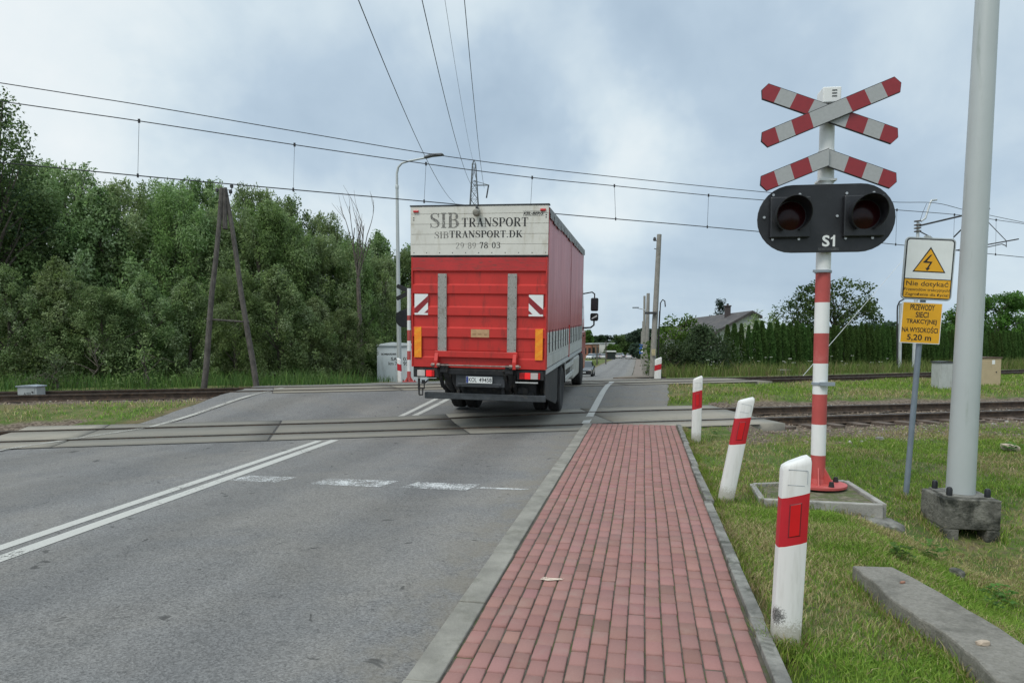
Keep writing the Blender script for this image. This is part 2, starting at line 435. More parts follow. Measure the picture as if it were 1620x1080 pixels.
# brown gravelly band on the near side of the first track, to the right
bal = np.maximum(bal, .85*(1-sst(-2.9, -1.3, -u-4.2))*0)
bal = np.maximum(bal, np.where((X > 1.6), (1-sst(1.6, 4.2, np.abs(u+.9)))*.95, 0))
bare = np.where((X < xl(Y)+.1) & (v < -1) , .55*(1-sst(-3.2, -1.4, v)*0)*sst(-6.0, -1.8, v), 0)   # dry strip along the far track, left
bare = np.maximum(bare, np.where(X < xl(Y)+.1, 1-sst(.1, .9, xl(Y)-X), 0)*.7)
def ground_mat():
    m, t, b = newmat('ground')
    tc = N(t, 'ShaderNodeTexCoord'); vec = tc.outputs['Object']
    n1 = noise_n(t, vec, .75, 7, .62, .4); n2 = noise_n(t, vec, 3.1, 6, .65, .2); n3 = noise_n(t, vec, 55, 4, .7); n4 = noise_n(t, vec, 14, 5, .7)
    green = mixc(t, smooth(t, n2.outputs[0], .3, .7), (.066, .118, .022), (.125, .19, .04))
    straw = mixc(t, n4.outputs[0], (.16, .135, .06), (.29, .245, .13))
    soil = mixc(t, n4.outputs[0], (.06, .048, .032), (.15, .12, .085))
    a = mathn(t, 'ADD', mathn(t, 'MULTIPLY', n1.outputs[0], .6), mathn(t, 'MULTIPLY', n2.outputs[0], .4))
    c = mixc(t, smooth(t, a, .47, .62), green, straw)
    nn = noise_n(t, vec, 1.7, 6, .7)
    c = mixc(t, mathn(t, 'MULTIPLY', smooth(t, n4.outputs[0], .46, .60), .65), c, soil)
    c = mixc(t, smooth(t, nn.outputs[0], .62, .74), c, soil)
    ab = N(t, 'ShaderNodeAttribute'); ab.attribute_name = 'bare'
    c = mixc(t, smooth(t, mathn(t, 'ADD', ab.outputs['Fac'], mathn(t, 'MULTIPLY', mathn(t, 'SUBTRACT', n2.outputs[0], .5), .9)), .25, .75), c, mixc(t, n2.outputs[0], soil, straw))
    vo = N(t, 'ShaderNodeTexVoronoi'); vo.inputs['Scale'].default_value = 26; L(t, vec, vo.inputs['Vector'])
    sep = N(t, 'ShaderNodeSeparateColor'); L(t, vo.outputs['Color'], sep.inputs[0])
    stone = mixc(t, sep.outputs[0], (.075, .056, .042), (.24, .195, .15))
    at = N(t, 'ShaderNodeAttribute'); at.attribute_name = 'ballast'
    c = mixc(t, smooth(t, mathn(t, 'ADD', at.outputs['Fac'], mathn(t, 'MULTIPLY', mathn(t, 'SUBTRACT', n2.outputs[0], .5), .7)), .35, .65), c, stone)
    c = mixc(t, mathn(t, 'MULTIPLY', n3.outputs[0], .5), c, mixc(t, 1.0, c, (.45, .45, .42), 'MULTIPLY'))
    L(t, c, b.inputs['Base Color']); b.inputs['Roughness'].default_value = .95; b.inputs['Specular IOR Level'].default_value = .15
    bp = N(t, 'ShaderNodeBump'); bp.inputs['Strength'].default_value = .7; bp.inputs['Distance'].default_value = .03
    L(t, mathn(t, 'ADD', n4.outputs[0], mathn(t, 'MULTIPLY', vo.outputs['Distance'], .6)), bp.inputs['Height']); L(t, bp.outputs[0], b.inputs['Normal'])
    return m
struct(np_mesh('ground', np.stack([X.ravel(), Y.ravel(), Z.ravel()], 1), [quads], ground_mat(), smooth=True, extra={'ballast': bal.ravel(), 'bare': bare.ravel()}))

# ------------------------------------------------------------------ road
def asphalt_mat(name, base, warm=0.0):
    m, t, b = newmat(name)
    tc = N(t, 'ShaderNodeTexCoord'); vec = tc.outputs['Object']
    f1 = noise_n(t, vec, 110, 3, .75); f2 = noise_n(t, vec, 42, 3, .7)
    vo = N(t, 'ShaderNodeTexVoronoi'); vo.inputs['Scale'].default_value = 95; L(t, vec, vo.inputs['Vector'])
    sp = N(t, 'ShaderNodeSeparateColor'); L(t, vo.outputs['Color'], sp.inputs[0])
    big = noise_n(t, vec, .55, 6, .6, .5); med = noise_n(t, vec, 2.6, 6, .65)
    mp = N(t, 'ShaderNodeMapping'); L(t, vec, mp.inputs[0]); mp.inputs['Scale'].default_value = (1.15, .09, 1); mp.inputs['Rotation'].default_value = (0, 0, .02)
    st = noise_n(t, mp.outputs[0], 1.0, 4, .6)
    k = mathn(t, 'MULTIPLY_ADD', mathn(t, 'SUBTRACT', big.outputs[0], .5), .40, 1.0)
    k = mathn(t, 'ADD', k, mathn(t, 'MULTIPLY', mathn(t, 'SUBTRACT', med.outputs[0], .5), .28))
    k = mathn(t, 'ADD', k, mathn(t, 'MULTIPLY', mathn(t, 'SUBTRACT', st.outputs[0], .5), .55))
    k = mathn(t, 'ADD', k, mathn(t, 'MULTIPLY', mathn(t, 'SUBTRACT', f1.outputs[0], .5), 1.5))
    k = mathn(t, 'ADD', k, mathn(t, 'MULTIPLY', mathn(t, 'SUBTRACT', sp.outputs[0], .5), .6))
    k = mathn(t, 'ADD', k, mathn(t, 'MULTIPLY', mathn(t, 'SUBTRACT', f2.outputs[0], .5), .22))
    k = mathn(t, 'MAXIMUM', k, .25)
    sc = N(t, 'ShaderNodeVectorMath', operation='SCALE'); L(t, k, sc.inputs['Scale'])
    tint = mixc(t, smooth(t, big.outputs[0], .35, .65), (base*1.01, base*1.0, base*.98), (base*1.07, base*1.02, base*.94))
    L(t, tint, sc.inputs[0])
    # wheel tracks polished into the two lanes, grit along the kerb
    sx = N(t, 'ShaderNodeSeparateXYZ'); L(t, vec, sx.inputs[0]); xw = mathn(t, 'ADD', sx.outputs[0], mathn(t, 'MULTIPLY', mathn(t, 'SUBTRACT', big.outputs[0], .5), .8))
    tr = None
    for x0 in (-2.2, -4.0, -6.4, -8.2):
        g = mathn(t, 'SUBTRACT', 1.0, smooth(t, mathn(t, 'ABSOLUTE', mathn(t, 'SUBTRACT', xw, x0)), .12, .62)); tr = g if tr is None else mathn(t, 'ADD', tr, g)
    lane = None
    for x0 in (-3.1, -7.3):
        g = mathn(t, 'SUBTRACT', 1.0, smooth(t, mathn(t, 'ABSOLUTE', mathn(t, 'SUBTRACT', xw, x0)), .0, .4)); lane = g if lane is None else mathn(t, 'ADD', lane, g)
    tv = mathn(t, 'MULTIPLY_ADD', tr, -.16, 1.05); tv = mathn(t, 'MULTIPLY_ADD', lane, -.06, tv)
    sc2 = N(t, 'ShaderNodeVectorMath', operation='SCALE'); L(t, sc.outputs[0], sc2.inputs[0]); L(t, tv, sc2.inputs['Scale']); sc = sc2
    grit = mathn(t, 'MULTIPLY', smooth(t, sx.outputs[0], -1.75, -1.08), smooth(t, med.outputs[0], .36, .62))
    scg = mixc(t, mathn(t, 'MULTIPLY', grit, .6), sc.outputs[0], (.175, .155, .12))
    # small dark tar spots
    sp2 = noise_n(t, vec, 5.5, 2, .5, 1.0)
    c = mixc(t, mathn(t, 'MULTIPLY', smooth(t, sp2.outputs[0], .68, .74), .7), scg, (.035, .034, .032))
    # sealed cracks
    wv = N(t, 'ShaderNodeTexNoise'); wv.inputs['Scale'].default_value = .35; wv.inputs['Detail'].default_value = 8; wv.inputs['Roughness'].default_value = .6; L(t, vec, wv.inputs['Vector'])
    cr = mathn(t, 'ABSOLUTE', mathn(t, 'SUBTRACT', wv.outputs[0], .47))
    crk = mathn(t, 'SUBTRACT', 1.0, smooth(t, cr, .0, .0022))
    c = mixc(t, mathn(t, 'MULTIPLY', crk, .45), c, (.045, .045, .046))
    L(t, c, b.inputs['Base Color']); b.inputs['Roughness'].default_value = .82; b.inputs['Specular IOR Level'].default_value = .3
    bp = N(t, 'ShaderNodeBump'); bp.inputs['Strength'].default_value = .55; bp.inputs['Distance'].default_value = .006
    L(t, mathn(t, 'ADD', f1.outputs[0], mathn(t, 'MULTIPLY', vo.outputs['Distance'], .8)), bp.inputs['Height']); L(t, bp.outputs[0], b.inputs['Normal'])
    return m
M_ASPH = asphalt_mat('asphalt', .155)
ry = np.concatenate([np.arange(-30, 0, 2.), np.arange(0, 34, .22), 34*1.04**np.arange(0, 96)])
nr = 34; tt = np.linspace(0, 1, nr)
jl = (fbm(ry, ry*0, 1.3)-.5)*.22; jr = (fbm(ry, ry*0+50, 1.3)-.5)*.16*sst(14, 15.5, ry)
RX = (xl(ry)+jl)[:, None]*(1-tt) + (xr(ry)+jr)[:, None]*tt; RY = np.repeat(ry[:, None], nr, 1)
RZ = H(RX, RY) + .004
ii = np.arange(RX.size).reshape(RX.shape)
q = np.stack([ii[:-1, :-1], ii[:-1, 1:], ii[1:, 1:], ii[1:, :-1]], -1).reshape(-1, 4)
struct(np_mesh('road', np.stack([RX.ravel(), RY.ravel(), RZ.ravel()], 1), [q], M_ASPH, smooth=True))

# worn road paint: sheets 4 mm above the asphalt, with the asphalt showing through where the paint is gone
def paint_mat(name, thr, col=(.60, .60, .57), sc=38, patch=1.4, soft=.03):
    m, t, b = newmat(name)
    tc = N(t, 'ShaderNodeTexCoord'); vec = tc.outputs['Object']
    n = noise_n(t, vec, sc, 4, .75); n2 = noise_n(t, vec, patch, 4, .6)
    a = mathn(t, 'ADD', mathn(t, 'MULTIPLY', n.outputs[0], .6), mathn(t, 'MULTIPLY', n2.outputs[0], .4))
    n3 = noise_n(t, vec, 90, 2, .6)
    c = mixc(t, n3.outputs[0], tuple(x*.72 for x in col), tuple(x*1.15 for x in col))
    L(t, c, b.inputs['Base Color']); b.inputs['Roughness'].default_value = .7
    L(t, smooth(t, a, thr-soft, thr+soft), b.inputs['Alpha'])
    return m
M_PAINT = paint_mat('road_paint', .405, (.46, .455, .42)); M_PAINTW = paint_mat('worn_road_paint', .515, (.58, .59, .58), 45, 2.6, .09); M_PAINTF = paint_mat('faint_road_paint', .47, (.40, .39, .35), 40, 1.2)
def strip(mb, pts, w, dz=.008, n=1):
    """flat ribbon following the road surface along a list of (x, y)"""
    P = []
    for (a, b) in zip(pts[:-1], pts[1:]):
        k = max(1, int(math.dist(a, b)/.4))
        for i in range(k): P.append((a[0]+(b[0]-a[0])*i/k, a[1]+(b[1]-a[1])*i/k))
    P.append(pts[-1]); V = []
    for i, p in enumerate(P):
        q0 = P[max(0, i-1)]; q1 = P[min(len(P)-1, i+1)]
        dx, dy = q1[0]-q0[0], q1[1]-q0[1]; l = math.hypot(dx, dy); nx_, ny_ = -dy/l*w/2, dx/l*w/2
        for s in (1, -1):
            x, y = p[0]+nx_*s, p[1]+ny_*s; V.append((x, y, Hs(x, y)+dz))
    mb.add(V, [(2*i, 2*i+1, 2*i+3, 2*i+2) for i in range(len(P)-1)], 0)
def gxy(px, py, z=0): p = G(px, py, z); return (p.x, p.y)
mb = MB()
strip(mb, [(-4.50, 1.2), (-4.67, 4.27), (-4.78, 6.63), (-4.99, 10.75)], .145)
strip(mb, [(-4.76, 1.2), (-4.92, 4.51), (-5.04, 7.0), (-5.20, 10.60)], .125)
strip(mb, [(-4.78, 14.15), (-4.60, 18.0), (-4.3, 21.2)], .13); strip(mb, [(-5.05, 14.0), (-4.9, 18.0), (-4.6, 21.0)], .12)
struct(mb.build('centre_line', M_PAINT, recalc=False))
mb = MB(); strip(mb, [(-9.42, 6.0), (-9.42, 8.77), (-9.25, 11.3), (-9.25, 13.2), (-9.38, 15.9), (-9.9, 18.0)], .12, .022)
struct(mb.build('edge_line', M_PAINTF, recalc=False))
mb = MB(); strip(mb, [(-1.03, 13.72), (-1.0, 15.5), (-.95, 19), (-.85, 23.0)], .15, .020)
struct(mb.build('edge_line', M_PAINT, recalc=False))
mb = MB()
for (a, b, w) in ((-4.70, -4.08, .32), (-3.66, -2.80, .36), (-2.56, -1.80, .34), (-1.74, -1.22, .07)):
    k = 8
    V = []; 
    for i in range(k+1):
        x = a+(b-a)*i/k
        for s in (-.5, .5):
            y = 7.44 + s*w + (x+3)*(-.01); V.append((x + s*.10, y, Hs(x, y)+.008))
    mb.add(V, [(2*i, 2*i+2, 2*i+3, 2*i+1) for i in range(k)])
struct(mb.build('stop_line', M_PAINTW, recalc=False))

# ------------------------------------------------------------------ pavement of red blocks with its kerbs
def block_mat():
    m, t, b = newmat('red_paving')
    at = N(t, 'ShaderNodeAttribute'); at.attribute_name = 'col'
    tc = N(t, 'ShaderNodeTexCoord'); vec = tc.outputs['Object']
    n = noise_n(t, vec, 160, 3, .7); n2 = noise_n(t, vec, 5, 6, .65); n3 = noise_n(t, vec, 1.1, 5, .6)
    c = mixc(t, mathn(t, 'MULTIPLY', n.outputs[0], .55), at.outputs['Color'], mixc(t, 1.0, at.outputs['Color'], (.42, .40, .40), 'MULTIPLY'))
    c = mixc(t, mathn(t, 'MULTIPLY', smooth(t, n2.outputs[0], .5, .75), .30), c, (.30, .25, .21))
    c = mixc(t, mathn(t, 'MULTIPLY', smooth(t, n3.outputs[0], .50, .72), .28), c, (.22, .14, .12))
    L(t, c, b.inputs['Base Color']); b.inputs['Roughness'].default_value = .85; b.inputs['Specular IOR Level'].default_value = .25
    bp = N(t, 'ShaderNodeBump'); bp.inputs['Strength'].default_value = .5; bp.inputs['Distance'].default_value = .004
    L(t, n.outputs[0], bp.inputs['Height']); L(t, bp.outputs[0], b.inputs['Normal'])
    return m
SW0, SW1 = -.895, .745
def sw_edge(y): return .575+.0118*np.asarray(y, float)
nc = 16; bw = (SW1-SW0)/nc; bl = .165
V = []; F4 = []; Cc = []
def wob_edge(y): return .012*np.sin(y*1.3)+.02*(vnoise(y, y*0, .9)-.5)
for c in range(nc):
    off = (.5 if c % 2 else 0)*bl + rng.uniform(-.035, .035); y = -1.0+off
    gap_c = .004 + rng.random()*.007
    while y < 13.72:
        l = bl*(1+rng.uniform(-.012, .012)); y1 = min(y+l, 13.74)
        x0 = SW0+c*bw+gap_c/2+rng.uniform(0, .002); x1 = SW0+(c+1)*bw-gap_c/2-rng.uniform(0, .003)
        a, b_ = y+rng.uniform(.004, .008), y1-rng.uniform(.003, .006)
        if b_-a < .04: y = y1; continue
        sw = float(wob_edge(np.array(y)))*.5*(c/nc); x0 += sw; x1 += sw
        kx = (float(sw_edge(y))-SW0)/(SW1-SW0); x0 = SW0+(x0-SW0)*kx; x1 = SW0+(x1-SW0)*kx
        zt = .033+rng.uniform(-.004, .004)+.006*float(fbm(x0, y, .9, 31)-.5); tlt = rng.uniform(-.0025, .0025); e = .006
        o = len(V)
        V += [(x0, a, -.01), (x1, a, -.01), (x1, b_, -.01), (x0, b_, -.01),
              (x0, a, zt-e), (x1, a, zt-e), (x1, b_, zt-e), (x0, b_, zt-e),
              (x0+e, a+e, zt+tlt), (x1-e, a+e, zt+tlt), (x1-e, b_-e, zt-tlt), (x0+e, b_-e, zt-tlt)]
        for k in range(4):
            k2 = (k+1) % 4
            F4 += [(o+k, o+k2, o+4+k2, o+4+k), (o+4+k, o+4+k2, o+8+k2, o+8+k)]
        F4.append((o+8, o+9, o+10, o+11))
        g = 1+rng.normal(0, .055); 
        base_c = np.array([.325, .175, .155])*g*(1+rng.normal(0, .018, 3))
        if rng.random() < .05: base_c = base_c*.80+np.array([.02, .015, .01])
        Cc += [base_c]*12
        y = y1
struct(np_mesh('pavement', np.array(V), [np.array(F4)], block_mat(), cols=np.array(Cc)))
mj = pm('joint_sand', (.075, .066, .05), .95, var=.3, scale=20, dirt=(.06, .075, .025), dthr=(.5, .62), dscale=3.5)
mb = MB(); mb.prism([(SW0-.03, -1), (.595, -1), (.77, 13.735), (SW0-.03, 13.735)], -.1, .0225, plane='xy'); struct(mb.build('pavement_bed', mj))
def kerb(name, x0, x1, ztop, mat, wob=0.0, y_end=13.78, lean=0.0):
    mb = MB(); y = -1.0
    while y < y_end-.05:
        y1 = min(y+1.0, y_end); a, b = y+.004, y1-.004
        dx = rng.uniform(-1, 1)*wob; dz = rng.uniform(-.004, .004)
        sx = (float(sw_edge((a+b)/2))-SW1) if x0 > 0 else 0
        mb.bb(x0+dx+sx, x1+dx+sx, a, b, -.15, ztop+dz); y = y1
    return struct(mb.build(name, mat, bevel=.008))
kerb('kerb', -1.065, -.905, .040, pm('kerb_concrete', (.225, .215, .185), .9, var=.2, scale=4, dirt=(.13, .125, .10), dthr=(.48, .72), dscale=3, bump=.4, bscale=70), .006)
kerb('kerb', .752, .830, .060, M_CONCD, .010)
# pale smear of spilt paint on the blocks
mb = MB(); p0 = G(872, 916, .035)
mb.add([(p0.x-.075, p0.y-.02, .0385), (p0.x-.02, p0.y-.035, .0385), (p0.x+.075, p0.y+.0, .0385), (p0.x+.085, p0.y+.025, .0385), (p0.x+.0, p0.y+.02, .0385), (p0.x-.06, p0.y+.035, .0385)], [(0, 1, 2, 3, 4, 5)])
struct(mb.build('paint_smear', paint_mat('smear', .47, (.62, .50, .40), 50, 9), recalc=False))
# footway going on beyond the railway
mb = MB(); ys = list(np.concatenate([np.arange(25.9, 60, .8), 60*1.06**np.arange(0, 30)]))
M_PATH = pm('pale_footway', (.165, .135, .11), .9, var=.2, scale=3, dirt=(.12, .105, .075), dthr=(.5, .7), dscale=1)
Vp = []
for y in ys:
    a = float(xr(y))
    for x in (a+.06, .72+float(fbm(np.array(y), np.array(3.), .8)-.5)*.25): Vp.append((x, y, Hs(x, y)+.055))
    Vp.insert(len(Vp)-2, (a+.05, y, Hs(a, y)-.05))
n_ = len(ys); mb.add(Vp, [(3*i+k, 3*i+k+1, 3*i+k+4, 3*i+k+3) for i in range(n_-1) for k in (0, 1)])
struct(mb.build('footway', M_PATH, recalc=False))

# ------------------------------------------------------------------ the two railway tracks
def track_frames(ycf, x0, x1, step):
    P = []
    xs = np.arange(x0, x1+1e-6, step)
    for x in xs:
        y = float(ycf(x)); s = (float(ycf(x+.05))-float(ycf(x-.05)))/.1
        t = Vector((1, s, 0)).normalized(); n = Vector((-t.y, t.x, 0)); P.append((Vector((x, y, 0)), t, n))
    return P
prof = [(-.036, 0), (.036, 0), (.036, -.035), (.012, -.05), (.010, -.135), (.07, -.155), (.07, -.168), (-.07, -.168), (-.07, -.155), (-.010, -.135), (-.012, -.05), (-.036, -.035)]
def crossing_z(x, y): return Hs(x, y)+.016
def rail_mesh(ycf, side, x0, x1):
    V = []; F = []; M = []; fr = track_frames(ycf, x0, x1, 1.0); k = len(prof)
    for (p, t, n) in fr:
        c = p + n*(.755*side); z = Hs(c.x, c.y)+.032
        for (a, b) in prof: q = c + n*a; V.append((q.x, q.y, z+b))
    mb = MB(); mb.v = V
    for i in range(len(fr)-1):
        for j in range(k):
            j2 = (j+1) % k; mb.f.append([i*k+j, i*k+j2, (i+1)*k+j2, (i+1)*k+j]); mb.m.append(1 if j == 0 else 0)
    return mb
sl_mb = MB(); sl_mb.box((0, 0, 0), (.24, 2.5, .16)); 
M_SLEEP = pm('sleeper', (.115, .09, .072), .9, var=.35, scale=5, dirt=(.06, .05, .04), dthr=(.5, .7), bump=.5)
def make_track(ycf, label, ranges, L0, L1):
    root = empty('railway_track', (0, float(ycf(0)), Hs(0, float(ycf(0)))), label=label, cat='railway track', group='railway tracks of the crossing')
    inv = Matrix.Translation(-root.location)
    for side in (-1, 1):
        o = rail_mesh(ycf, side, L0, L1).build('rail', [M_RUST, M_RAILTOP], root); o.data.transform(inv)
    first = None
    for (a, b) in ranges:
        for (p, t, n) in track_frames(ycf, a, b, .56):
            c1 = p+n*.755; c2 = p-n*.755; z = (Hs(c1.x, c1.y)+Hs(c2.x, c2.y))/2+.014-.168-.075
            if first is None: o = first = sl_mb.build('sleeper', M_SLEEP, root, bevel=.01)
            else: o = first.copy(); COL.objects.link(o)
            o.location = Vector((p.x, p.y, z))-root.location; o.rotation_euler = (0, 0, math.atan2(t.y, t.x)+rng.uniform(-.02, .02))
    return root
make_track(yc1, 'nearer railway track with two dark rails on stone ballast', [(2.6, 17), (-15, -11.9)], -70, 90)
make_track(yc2, 'farther railway track curving past the old timber pole and thuja hedge', [(4.0, 19), (-19, -10.2)], -70, 90)

# paving of the crossings: concrete slabs between and beside the rails, gaps left for the rails and the joints
def slab_mat():
    m, t, b = newmat('crossing_concrete')
    at = N(t, 'ShaderNodeAttribute'); at.attribute_name = 'col'
    tc = N(t, 'ShaderNodeTexCoord'); vec = tc.outputs['Object']
    n = noise_n(t, vec, 70, 3, .7); n2 = noise_n(t, vec, 3.2, 7, .68, .3)
    c = mixc(t, mathn(t, 'MULTIPLY', n.outputs[0], .55), at.outputs['Color'], mixc(t, 1.0, at.outputs['Color'], (.5, .5, .5), 'MULTIPLY'))
    c = mixc(t, mathn(t, 'MULTIPLY', smooth(t, n2.outputs[0], .46, .72), .45), c, (.15, .143, .122))
    L(t, c, b.inputs['Base Color']); b.inputs['Roughness'].default_value = .85
    bp = N(t, 'ShaderNodeBump'); bp.inputs['Strength'].default_value = .4; bp.inputs['Distance'].default_value = .005
    L(t, n.outputs[0], bp.inputs['Height']); L(t, bp.outputs[0], b.inputs['Normal'])
    return m
M_SLAB = slab_mat()
def crossing(ycf, xs, tint):
    V = []; F = []; C = []
    for i in range(len(xs)-1):
        for (a, b) in ((-1.55, -.825), (-.655, .655), (.825, 1.36)):
            xa, xb = xs[i]+.02, xs[i+1]-.02; col = np.array(tint((xa+xb)/2))*(1+rng.normal(0, .04)); dz = rng.uniform(-.003, .003)
            K = 6
            for s in range(K):
                o = len(V); e0 = xa+(xb-xa)*s/K; e1 = xa+(xb-xa)*(s+1)/K
                P4 = []
                for (xx, uu) in ((e0, a), (e1, a), (e1, b), (e0, b)):
                    sl = (float(ycf(xx+.05))-float(ycf(xx-.05)))/.1; t = Vector((1, sl, 0)).normalized(); n = Vector((-t.y, t.x, 0))
                    skew = Vector((0, 0, 0))
                    p = Vector((xx, float(ycf(xx)), 0))+n*uu; P4.append(p)
                for p in P4: V.append((p.x, p.y, crossing_z(p.x, p.y)+dz))
                for p in P4: V.append((p.x, p.y, crossing_z(p.x, p.y)-.16))
                F.append((o, o+1, o+2, o+3)); F.append((o, o+4, o+5, o+1)); F.append((o+2, o+6, o+7, o+3))
                if s == 0: F.append((o+3, o+7, o+4, o))
                if s == K-1: F.append((o+1, o+5, o+6, o+2))
                C += [col]*8
    return struct(np_mesh('crossing_paving', np.array(V), [np.array(F)], M_SLAB, cols=np.array(C)))
def tint1(x):
    k = float(sst(-10.6, -8.2, x)*(1-sst(-2.2, -.4, x)))
    return tuple(np.array([.30, .275, .225])*(1-k)+np.array([.215, .203, .172])*k)
crossing(yc1, [P1L, -9.6, -6.70, -3.6, -.75, P1R], tint1)
crossing(yc2, [P2L, -7.0, -4.1, -1.2, 1.5, P2R], lambda x: (.245, .22, .175))
# dark filler in the rail grooves
for ycf, a, b in ((yc1, P1L, P1R), (yc2, P2L, P2R)):
    mb = MB(); fr = track_frames(ycf, a, b-.01, (b-a)/24); V = []; us = np.linspace(-1.545, 1.355, 13); nu = len(us)
    for (p, t, n) in fr:
        for s in us:
            c = p+n*float(s); V.append((c.x, c.y, Hs(c.x, c.y)+.0085))
    mb.add(V, [(nu*i+k, nu*(i+1)+k, nu*(i+1)+k+1, nu*i+k+1) for i in range(len(fr)-1) for k in range(nu-1)])
    struct(mb.build('crossing_bed', pm('groove_grey', (.045, .043, .04), .9), recalc=False))
    mb = MB(); V = []
    for (p, t, n) in fr:
        for s in (-1.60, -1.54):
            c = p+n*s; V.append((c.x, c.y, Hs(c.x, c.y)+.013))
    mb.add(V, [(2*i, 2*i+2, 2*i+3, 2*i+1) for i in range(len(fr)-1)]); struct(mb.build('joint_seal', pm('groove_grey', (.045, .043, .04), .9), recalc=False))
# the asphalt wedge under the first track's slabs is hidden by them; ballast stones beside the rails
def stones(n, xr_, ycf, lo, hi, size, seed, zoff=-.0):
    r = np.random.default_rng(seed)
    x = r.uniform(xr_[0], xr_[1], n); a = r.uniform(lo, hi, n)
    y = np.asarray(ycf(x))+a/math.cos(A1)
    keep = (np.abs(np.abs(a)-.755) > .1)
    x, y, a = x[keep], y[keep], a[keep]; n = len(x)
    z = ground_h(x, y, False)+zoff
    s = size*(.45+r.random(n)**2*1.1)
    base = np.array([(1, 0, 0), (-1, 0, 0), (0, 1, 0), (0, -1, 0), (0, 0, .8), (0, 0, -.6)], float)
    V = base[None]*s[:, None, None]*r.uniform(.55, 1.25, (n, 6, 1))
    w = r.uniform(0, 6.28, n); cw, sw = np.cos(w), np.sin(w)
    tl = r.uniform(-.7, .7, n); ct, st_ = np.cos(tl), np.sin(tl)
    vx, vy, vz = V[..., 0], V[..., 1], V[..., 2]
    vy, vz = vy*ct[:, None]-vz*st_[:, None], vy*st_[:, None]+vz*ct[:, None]
    vx, vy = vx*cw[:, None]-vy*sw[:, None], vx*sw[:, None]+vy*cw[:, None]
    V = np.stack([vx+x[:, None], vy+y[:, None], vz+z[:, None]], -1).reshape(-1, 3)
    f = np.array([(0, 2, 4), (2, 1, 4), (1, 3, 4), (3, 0, 4), (2, 0, 5), (1, 2, 5), (3, 1, 5), (0, 3, 5)])
    F = (np.arange(n)[:, None, None]*6+f[None]).reshape(-1, 3)
    g = r.uniform(.45, 1.25, n); col = np.array([.21, .165, .125])[None]*g[:, None]
    lt = r.random(n) < .07; col[lt] = np.array([.36, .34, .31])*r.uniform(.7, 1.1, (lt.sum(), 1))
    return V, F, np.repeat(col, 6, 0)
def stone_mat():
    m, t, b = newmat('ballast'); at = N(t, 'ShaderNodeAttribute'); at.attribute_name = 'col'; L(t, at.outputs['Color'], b.inputs['Base Color']); b.inputs['Roughness'].default_value = .9; return m
M_STONE = stone_mat()
Vs = []; Fs = []; Cs = []; o = 0
for args in ((5600, (2.35, 16), yc1, -2.6, .9, .040, 1), (2200, (2.0, 14), yc1, -4.3, -2.3, .03, 2), (4200, (3.9, 18), yc2, -2.3, .7, .036, 3), (1800, (-19, -10), yc2, -1.9, .7, .032, 4), (500, (-15, -11.7), yc1, -1.5, 1.6, .035, 5),
             (2500, (2.35, 16), yc1, .9, 1.9, .03, 6)):
    V_, F_, C_ = stones(*args); Vs.append(V_); Fs.append(F_+o); Cs.append(C_); o += len(V_)
struct(np_mesh('ballast', np.concatenate(Vs), [np.concatenate(Fs)], M_STONE, cols=np.concatenate(Cs)), 'stuff')
# ------------------------------------------------------------------ serif lettering (own glyphs, cap height 1)
def sweep(mb, pts, ws, off, fn, mat):
    P = [Vector((a, b)) for a, b in pts]; V = []
    for i, p in enumerate(P):
        t = (P[min(i+1, len(P)-1)]-P[max(i-1, 0)]).normalized(); n = Vector((-t.y, t.x))
        V += [fn(p+n*ws[i]/2, off), fn(p-n*ws[i]/2, off)]
    mb.add(V, [(2*i, 2*i+1, 2*i+3, 2*i+2) for i in range(len(P)-1)], mat)
def arc(cx, cy, rx, ry, a0, a1, wthin, wthick, n=14):
    pts = []; ws = []
    for i in range(n+1):
        a = R(a0+(a1-a0)*i/n); pts.append((cx+rx*math.cos(a), cy+ry*math.sin(a))); ws.append(wthin+(wthick-wthin)*abs(math.cos(a))**1.5)
    return pts, ws
T, K = .05, .17
def vs_(x, y0=0, y1=1, w=K): return ([(x, y0), (x, y1)], [w, w])
def hs_(x0, x1, y, w=T): return ([(x0, y), (x1, y)], [w, w])
def dg(x0, y0, x1, y1, w): return ([(x0, y0), (x1, y1)], [w, w])
